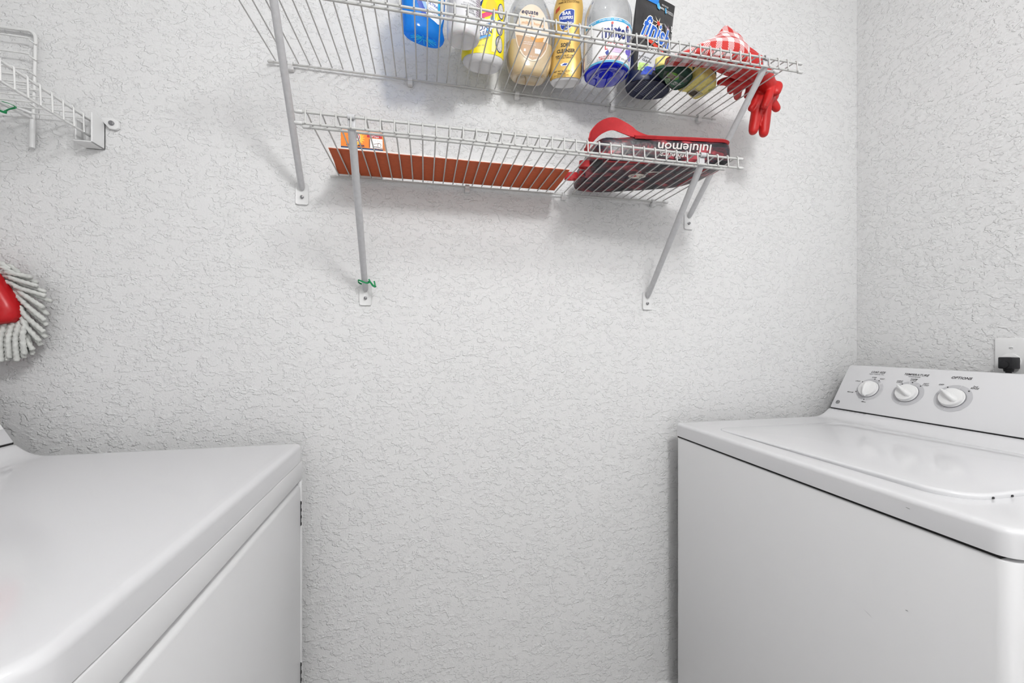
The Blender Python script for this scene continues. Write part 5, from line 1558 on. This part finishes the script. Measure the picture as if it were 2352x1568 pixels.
def camo():
    m = bpy.data.materials.new('dark_camo_fabric')
    m.use_nodes = True
    nt = m.node_tree; L = nt.links.new
    b = nt.nodes['Principled BSDF']
    b.inputs['Roughness'].default_value = 0.36
    tc = nd(nt, 'ShaderNodeTexCoord')
    mp = nd(nt, 'ShaderNodeMapping'); mp.inputs['Scale'].default_value = (1.0, 1.6, 3.0); mp.inputs['Rotation'].default_value = (0, 0, 0.3)
    L(tc.outputs['Object'], mp.inputs[0])
    n = nd(nt, 'ShaderNodeTexNoise'); n.inputs['Scale'].default_value = 22; n.inputs['Detail'].default_value = 4; n.inputs['Distortion'].default_value = 0.6
    L(mp.outputs[0], n.inputs['Vector'])
    r = nd(nt, 'ShaderNodeValToRGB')
    cr = r.color_ramp
    cr.elements[0].position = 0.34; cr.elements[0].color = lin('15151c')
    cr.elements[1].position = 0.66; cr.elements[1].color = lin('a83e48')
    for pos, c in ((0.41, '08080b'), (0.46, '2c2c3a'), (0.50, '511a22'), (0.54, '16161e'), (0.59, '7a2630')):
        e = cr.elements.new(pos); e.color = lin(c)
    L(n.outputs['Fac'], r.inputs[0]); L(r.outputs[0], b.inputs['Base Color'])
    n2 = nd(nt, 'ShaderNodeTexNoise'); n2.inputs['Scale'].default_value = 45; n2.inputs['Detail'].default_value = 3
    bp = nd(nt, 'ShaderNodeBump'); bp.inputs['Strength'].default_value = 0.5; bp.inputs['Distance'].default_value = 0.004
    L(tc.outputs['Object'], n2.inputs['Vector']); L(n2.outputs['Fac'], bp.inputs['Height']); L(bp.outputs[0], b.inputs['Normal'])
    return m

def tote_bag():
    t = empty('tote_bag', (0.55, 0.95, DECK_L), 'folded dark red and black shopping bag with red straps on the lower shelf', 'bag')
    M_C = camo()
    M_RED = mat('red_webbing', 'b3262b', 0.6, var=0.08, vscale=80, bump=0.6, bscale=400)
    poly = [(0.402, 1.062), (0.48, 1.066), (0.545, 1.042), (0.605, 1.018), (0.668, 0.985), (0.697, 0.93), (0.706, 0.865), (0.694, 0.832), (0.60, 0.840), (0.50, 0.852), (0.412, 0.868), (0.386, 0.90), (0.390, 0.98)]
    P = smooth_path([(p[0], p[1], 0) for p in poly], 5, True)
    cx, cy = 0.55, 0.945
    rnd = random.Random(2)
    V, F = [], []
    n = len(P)
    z = DECK_L + 0.0006
    rings = ((0.30, 0.0), (0.70, 0.0), (0.95, 0.0), (0.985, 0.003), (1.0, 0.010), (1.0, 0.024), (1.0, 0.038), (0.99, 0.047), (0.965, 0.0525), (0.92, 0.055), (0.72, 0.057), (0.40, 0.060))
    for (k, dz) in rings:
        for i, p in enumerate(P):
            x, y = cx + (p.x - cx) * k, cy + (p.y - cy) * k
            # the back of the bag is flatter than its puffed front edge
            flat = 1.0 - 0.35 * max(0.0, (y - 0.90) / 0.17)
            w = 0.0018 * math.sin(x * 95 + 1.0) * math.sin(y * 60) if dz > 0.03 else 0.0
            V.append((x, y, z + dz * flat + w))
    for i in range(len(rings) - 1):
        for k in range(n):
            F.append((i * n + k, i * n + (k + 1) % n, (i + 1) * n + (k + 1) % n, (i + 1) * n + k))
    F.append(tuple(range(n))[::-1]); F.append(tuple((len(rings) - 1) * n + k for k in range(n)))
    mesh('body', V, F, M_C, t, True, 70)
    # red binding along the upper front and right edges
    edge = [(0.470, 0.858), (0.50, 0.853), (0.55, 0.848), (0.60, 0.842), (0.65, 0.837), (0.690, 0.835), (0.702, 0.850), (0.703, 0.880), (0.697, 0.925)]
    E = smooth_path([(a, b, z + 0.0545 - (0.35 * 0.05 * max(0, (b - 0.90) / 0.17)) + 0.0012 * math.sin(a * 120)) for a, b in edge], 5)
    ribbon('binding', E, 0.010, 0.006, M_RED, t, (0, 0.8, 0.6))
    # carrying strap arching up at the left
    st = [(0.352, 0.842, z + 0.020), (0.360, 0.846, z + 0.036), (0.382, 0.850, z + 0.060), (0.414, 0.856, z + 0.0765), (0.446, 0.862, z + 0.0735), (0.480, 0.862, z + 0.0615), (0.515, 0.860, z + 0.0575), (0.550, 0.858, z + 0.0560)]
    Q = smooth_path(st, 5)
    ups = []
    for i in range(len(Q)):
        a = i / (len(Q) - 1)
        ups.append((0.0, -0.45 + 1.25 * a * a, 0.9 - 0.6 * a))
    ribbon('strap', Q, [0.026 if i < 24 else 0.022 for i in range(len(Q))], 0.0020, M_RED, t, ups)
    low = [(0.352, 0.842, z + 0.020), (0.350, 0.846, z + 0.008), (0.362, 0.860, z + 0.003), (0.392, 0.880, z + 0.006)]
    ribbon('strap', smooth_path(low, 5), 0.022, 0.0020, M_RED, t, (0, 1, 0.3))
    # webbing loops on the left side
    for (lx, ly, r, a0) in ((0.380, 0.928, 0.0135, 0.3), (0.371, 1.000, 0.0150, -0.2)):
        loop = [(lx + r * math.cos(a0 + a) * 1.15, ly + r * math.sin(a0 + a) * 0.9, z + 0.011 + 0.002 * math.sin(a)) for a in [2 * PI * i / 22 for i in range(21)]]
        ribbon('side_loop', loop, 0.016, 0.0018, M_RED, t, (0.15, 0.1, 1))
    box('loop_tab', 0.380, 0.394, 0.966, 0.976, z + 0.002, z + 0.014, M_RED, t, 0.002)
    # underside: trim strips, sticker
    Un = lambda x, y, off=0.0: Vector((x, y, z - 0.0001 - off))
    decal('trim_strip', [[(0.404, 0.872), (0.500, 0.862), (0.500, 0.870), (0.404, 0.880)], [(0.658, 0.866), (0.669, 0.866), (0.668, 0.975), (0.657, 0.978)]], Un, M_RED, t, 0.0002)
    stk = decal('sticker', [ell(0.5205, 0.9380, 0.0225, 0.0150, 32, 0)], Un, mat('sticker_white', 'e6ddd2', 0.4), t, 0.0003)
    cxl, cyl = 0.5125, 0.9400
    leaf = [(0.0, 1.0), (0.22, 0.62), (0.48, 0.74), (0.40, 0.30), (0.72, 0.48), (0.92, 0.22), (0.70, 0.0), (0.40, -0.30), (0.10, -0.36), (0.06, -0.85), (-0.06, -0.85), (-0.10, -0.36), (-0.40, -0.30), (-0.70, 0.0), (-0.92, 0.22), (-0.72, 0.48), (-0.40, 0.30), (-0.48, 0.74), (-0.22, 0.62)]
    decal('maple_leaf', [[(cxl + a * 0.0085, cyl - b * 0.0095) for a, b in leaf]], Un, mat('leaf_red', 'c22a26', 0.4), stk, 0.0007, 3, 1)
    for (dx, dy) in ((0.0, 0.0), (0.0050, 0.0), (0.0025, 0.0045)):
        ring_decal('emblem_ring', 0.5295 + dx, 0.9365 + dy, 0.0023, 0.0030, 0, 360, Un, M_INK, stk, 0.0007, 20)
    decal('white_swoosh', [[(0.528, 0.9130), (0.545, 0.9040), (0.562, 0.9010), (0.566, 0.9040), (0.550, 0.9080), (0.536, 0.9150)]], Un, mat('sticker_white', 'e6ddd2', 0.4), t, 0.0004)
    # front face print (the bag lies upside down, so the words do too)
    front = sorted([(p.x, p.y) for p in P if p.y < 0.90])
    def Fm(x, y, off=0.0):
        X = 0.412 + x
        yy = front[0][1]
        for (xa, ya), (xb, yb2) in zip(front, front[1:]):
            if xa <= X <= xb and xb > xa and ya < 0.885 and yb2 < 0.885:
                yy = ya + (yb2 - ya) * (X - xa) / (xb - xa)
                break
        return Vector((X, yy - off, z + y))
    M_SILV = mat('silver_print_bag', 'cfc9c6', 0.35)
    lettering('front_lettering', [dict(t='lululemon', x=0.176, y=0.0330, s=0.0300, b=0.012, sh=0.15, rot=180, xs=1.1), dict(t='athletica', x=0.150, y=0.0145, s=0.020, b=0.008, sh=0.25, rot=180)], Fm, M_SILV, t, 0.0010)
tote_bag()

# ================================================================== mop standing head-up behind the dryer
def mop():
    t = empty('mop', (-0.905, 1.045, 0), 'upended string mop with a red plastic head and grey yarn by the dryer', 'mop')
    half = [(-0.905, 1.318), (-0.880, 1.308), (-0.857, 1.286), (-0.836, 1.252), (-0.8190, 1.218), (-0.8155, 1.204), (-0.8170, 1.192), (-0.8250, 1.182), (-0.857, 1.1755), (-0.905, 1.173)]
    full = half + [(-1.81 - x, z) for x, z in half[-2:0:-1]]
    M_MRED = mat('red_mop_plastic', 'c0141c', 0.32, var=0.05)
    # shell: bevelled outer rim, sunken face
    V, F = [], []
    n = len(full)
    cx, cz = -0.905, 1.235
    lay = ((1.0, 1.048), (1.0, 1.034), (0.97, 1.026), (0.86, 1.020), (0.74, 1.018), (0.70, 1.0215), (0.35, 1.0215))
    for k, y in lay:
        for (x, z_) in full:
            V.append((cx + (x - cx) * k, y, cz + (z_ - cz) * k))
    for i in range(len(lay) - 1):
        for k in range(n):
            F.append((i * n + k, i * n + (k + 1) % n, (i + 1) * n + (k + 1) % n, (i + 1) * n + k))
    F.append(tuple(range(n))[::-1]); F.append(tuple((len(lay) - 1) * n + k for k in range(n)))
    mesh('head', V, F, M_MRED, t, True, 50)
    box('handle_socket', -0.921, -0.889, 1.020, 1.052, 1.10, 1.19, M_MRED, t, 0.006)
    tube('handle', [(-0.905, 1.045, 0.0), (-0.905, 1.045, 1.12)], 0.0115, mat('mop_handle', 'd8d8d8', 0.3), t, 16)
    face = lambda x, y, off=0.0: Vector((x, 1.0213 - off, y))
    decal('white_mark', [[(-0.872, 1.243), (-0.856, 1.236), (-0.8535, 1.250), (-0.858, 1.262), (-0.870, 1.264)]], face, M_INKW, t, 0.0003)
    M_YARN = mat('grey_cotton_yarn', 'cfd0cc', 0.9, var=0.12, vscale=120, bump=0.5, bscale=350)
    rnd = random.Random(21)
    def strand(p0, p1, p2, y0, y1, r=0.0036):
        P = smooth_path([(p0[0], y0, p0[1]), ((p0[0] * 0.5 + p1[0] * 0.5), y0 * 0.4 + y1 * 0.6, (p0[1] + p1[1]) / 2 + 0.002), (p1[0], y1, p1[1]), (p2[0], y1 + 0.003, p2[1])], 10)
        L = sum((P[i + 1] - P[i]).length for i in range(len(P) - 1))
        tw = rnd.uniform(0, 6)
        rs = [r] * len(P); rs[0] = r * 0.8; rs[-1] = r * 0.75
        pitch = 0.010
        acc = [0.0]
        for i in range(len(P) - 1): acc.append(acc[-1] + (P[i + 1] - P[i]).length)
        tube('yarn', P, rs, M_YARN, t, 10, rfun=lambda i, a: 1 + 0.24 * math.cos(2 * a + acc[i] / pitch * 2 * PI + tw), sharp=None)
    # lower fringe hanging straight down
    for i in range(11):
        x = -0.870 + i * 0.0060 + rnd.uniform(-0.0008, 0.0008)
        zt = 1.182 + max(0, (x + 0.825) * 0.25)
        ze = 1.104 + rnd.uniform(-0.004, 0.006) + (0.006 if i > 8 else 0)
        strand((x, zt), (x + 0.0015 * (i - 5) / 5 + 0.001, (zt + ze) / 2), (x + 0.003 * (i - 4) / 5, ze), 1.048 + 0.004 * (i % 2), 1.036 + 0.006 * (i % 2), 0.0044)
    for i in range(7):                                      # second row behind
        x = -0.866 + i * 0.0090
        strand((x, 1.19), (x + 0.003, 1.14), (x + 0.005 + 0.002 * i / 14, 1.112 + rnd.uniform(-0.006, 0.004)), 1.050, 1.052)
    # fan on the right side
    fan = [((-0.868, 1.292), (-0.846, 1.294), (-0.826, 1.279)), ((-0.864, 1.296), (-0.842, 1.298), (-0.8285, 1.284)), ((-0.862, 1.282), (-0.834, 1.283), (-0.8000, 1.276)), ((-0.858, 1.284), (-0.832, 1.280), (-0.7975, 1.266)),
           ((-0.856, 1.278), (-0.826, 1.270), (-0.7900, 1.258)), ((-0.852, 1.272), (-0.822, 1.262), (-0.7840, 1.247)), ((-0.850, 1.266), (-0.818, 1.252), (-0.7770, 1.238)), ((-0.846, 1.262), (-0.812, 1.245), (-0.7735, 1.227)),
           ((-0.842, 1.254), (-0.808, 1.236), (-0.7790, 1.212)), ((-0.840, 1.248), (-0.806, 1.226), (-0.7790, 1.198)), ((-0.838, 1.242), (-0.806, 1.216), (-0.7775, 1.186)), ((-0.834, 1.236), (-0.806, 1.204), (-0.7815, 1.176)),
           ((-0.832, 1.228), (-0.8085, 1.195), (-0.7795, 1.162)), ((-0.830, 1.222), (-0.810, 1.186), (-0.7830, 1.150)), ((-0.828, 1.214), (-0.8105, 1.178), (-0.7860, 1.142)), ((-0.830, 1.206), (-0.8125, 1.170), (-0.7925, 1.134)),
           ((-0.830, 1.198), (-0.8145, 1.160), (-0.7985, 1.124)), ((-0.832, 1.192), (-0.8170, 1.152), (-0.8060, 1.116)), ((-0.866, 1.300), (-0.850, 1.303), (-0.838, 1.291))]
    for i, (a, b, c) in enumerate(fan):
        strand(a, b, c, 1.051 + 0.004 * (i % 3), 1.043 + 0.010 * (i % 2), 0.0042)
mop()
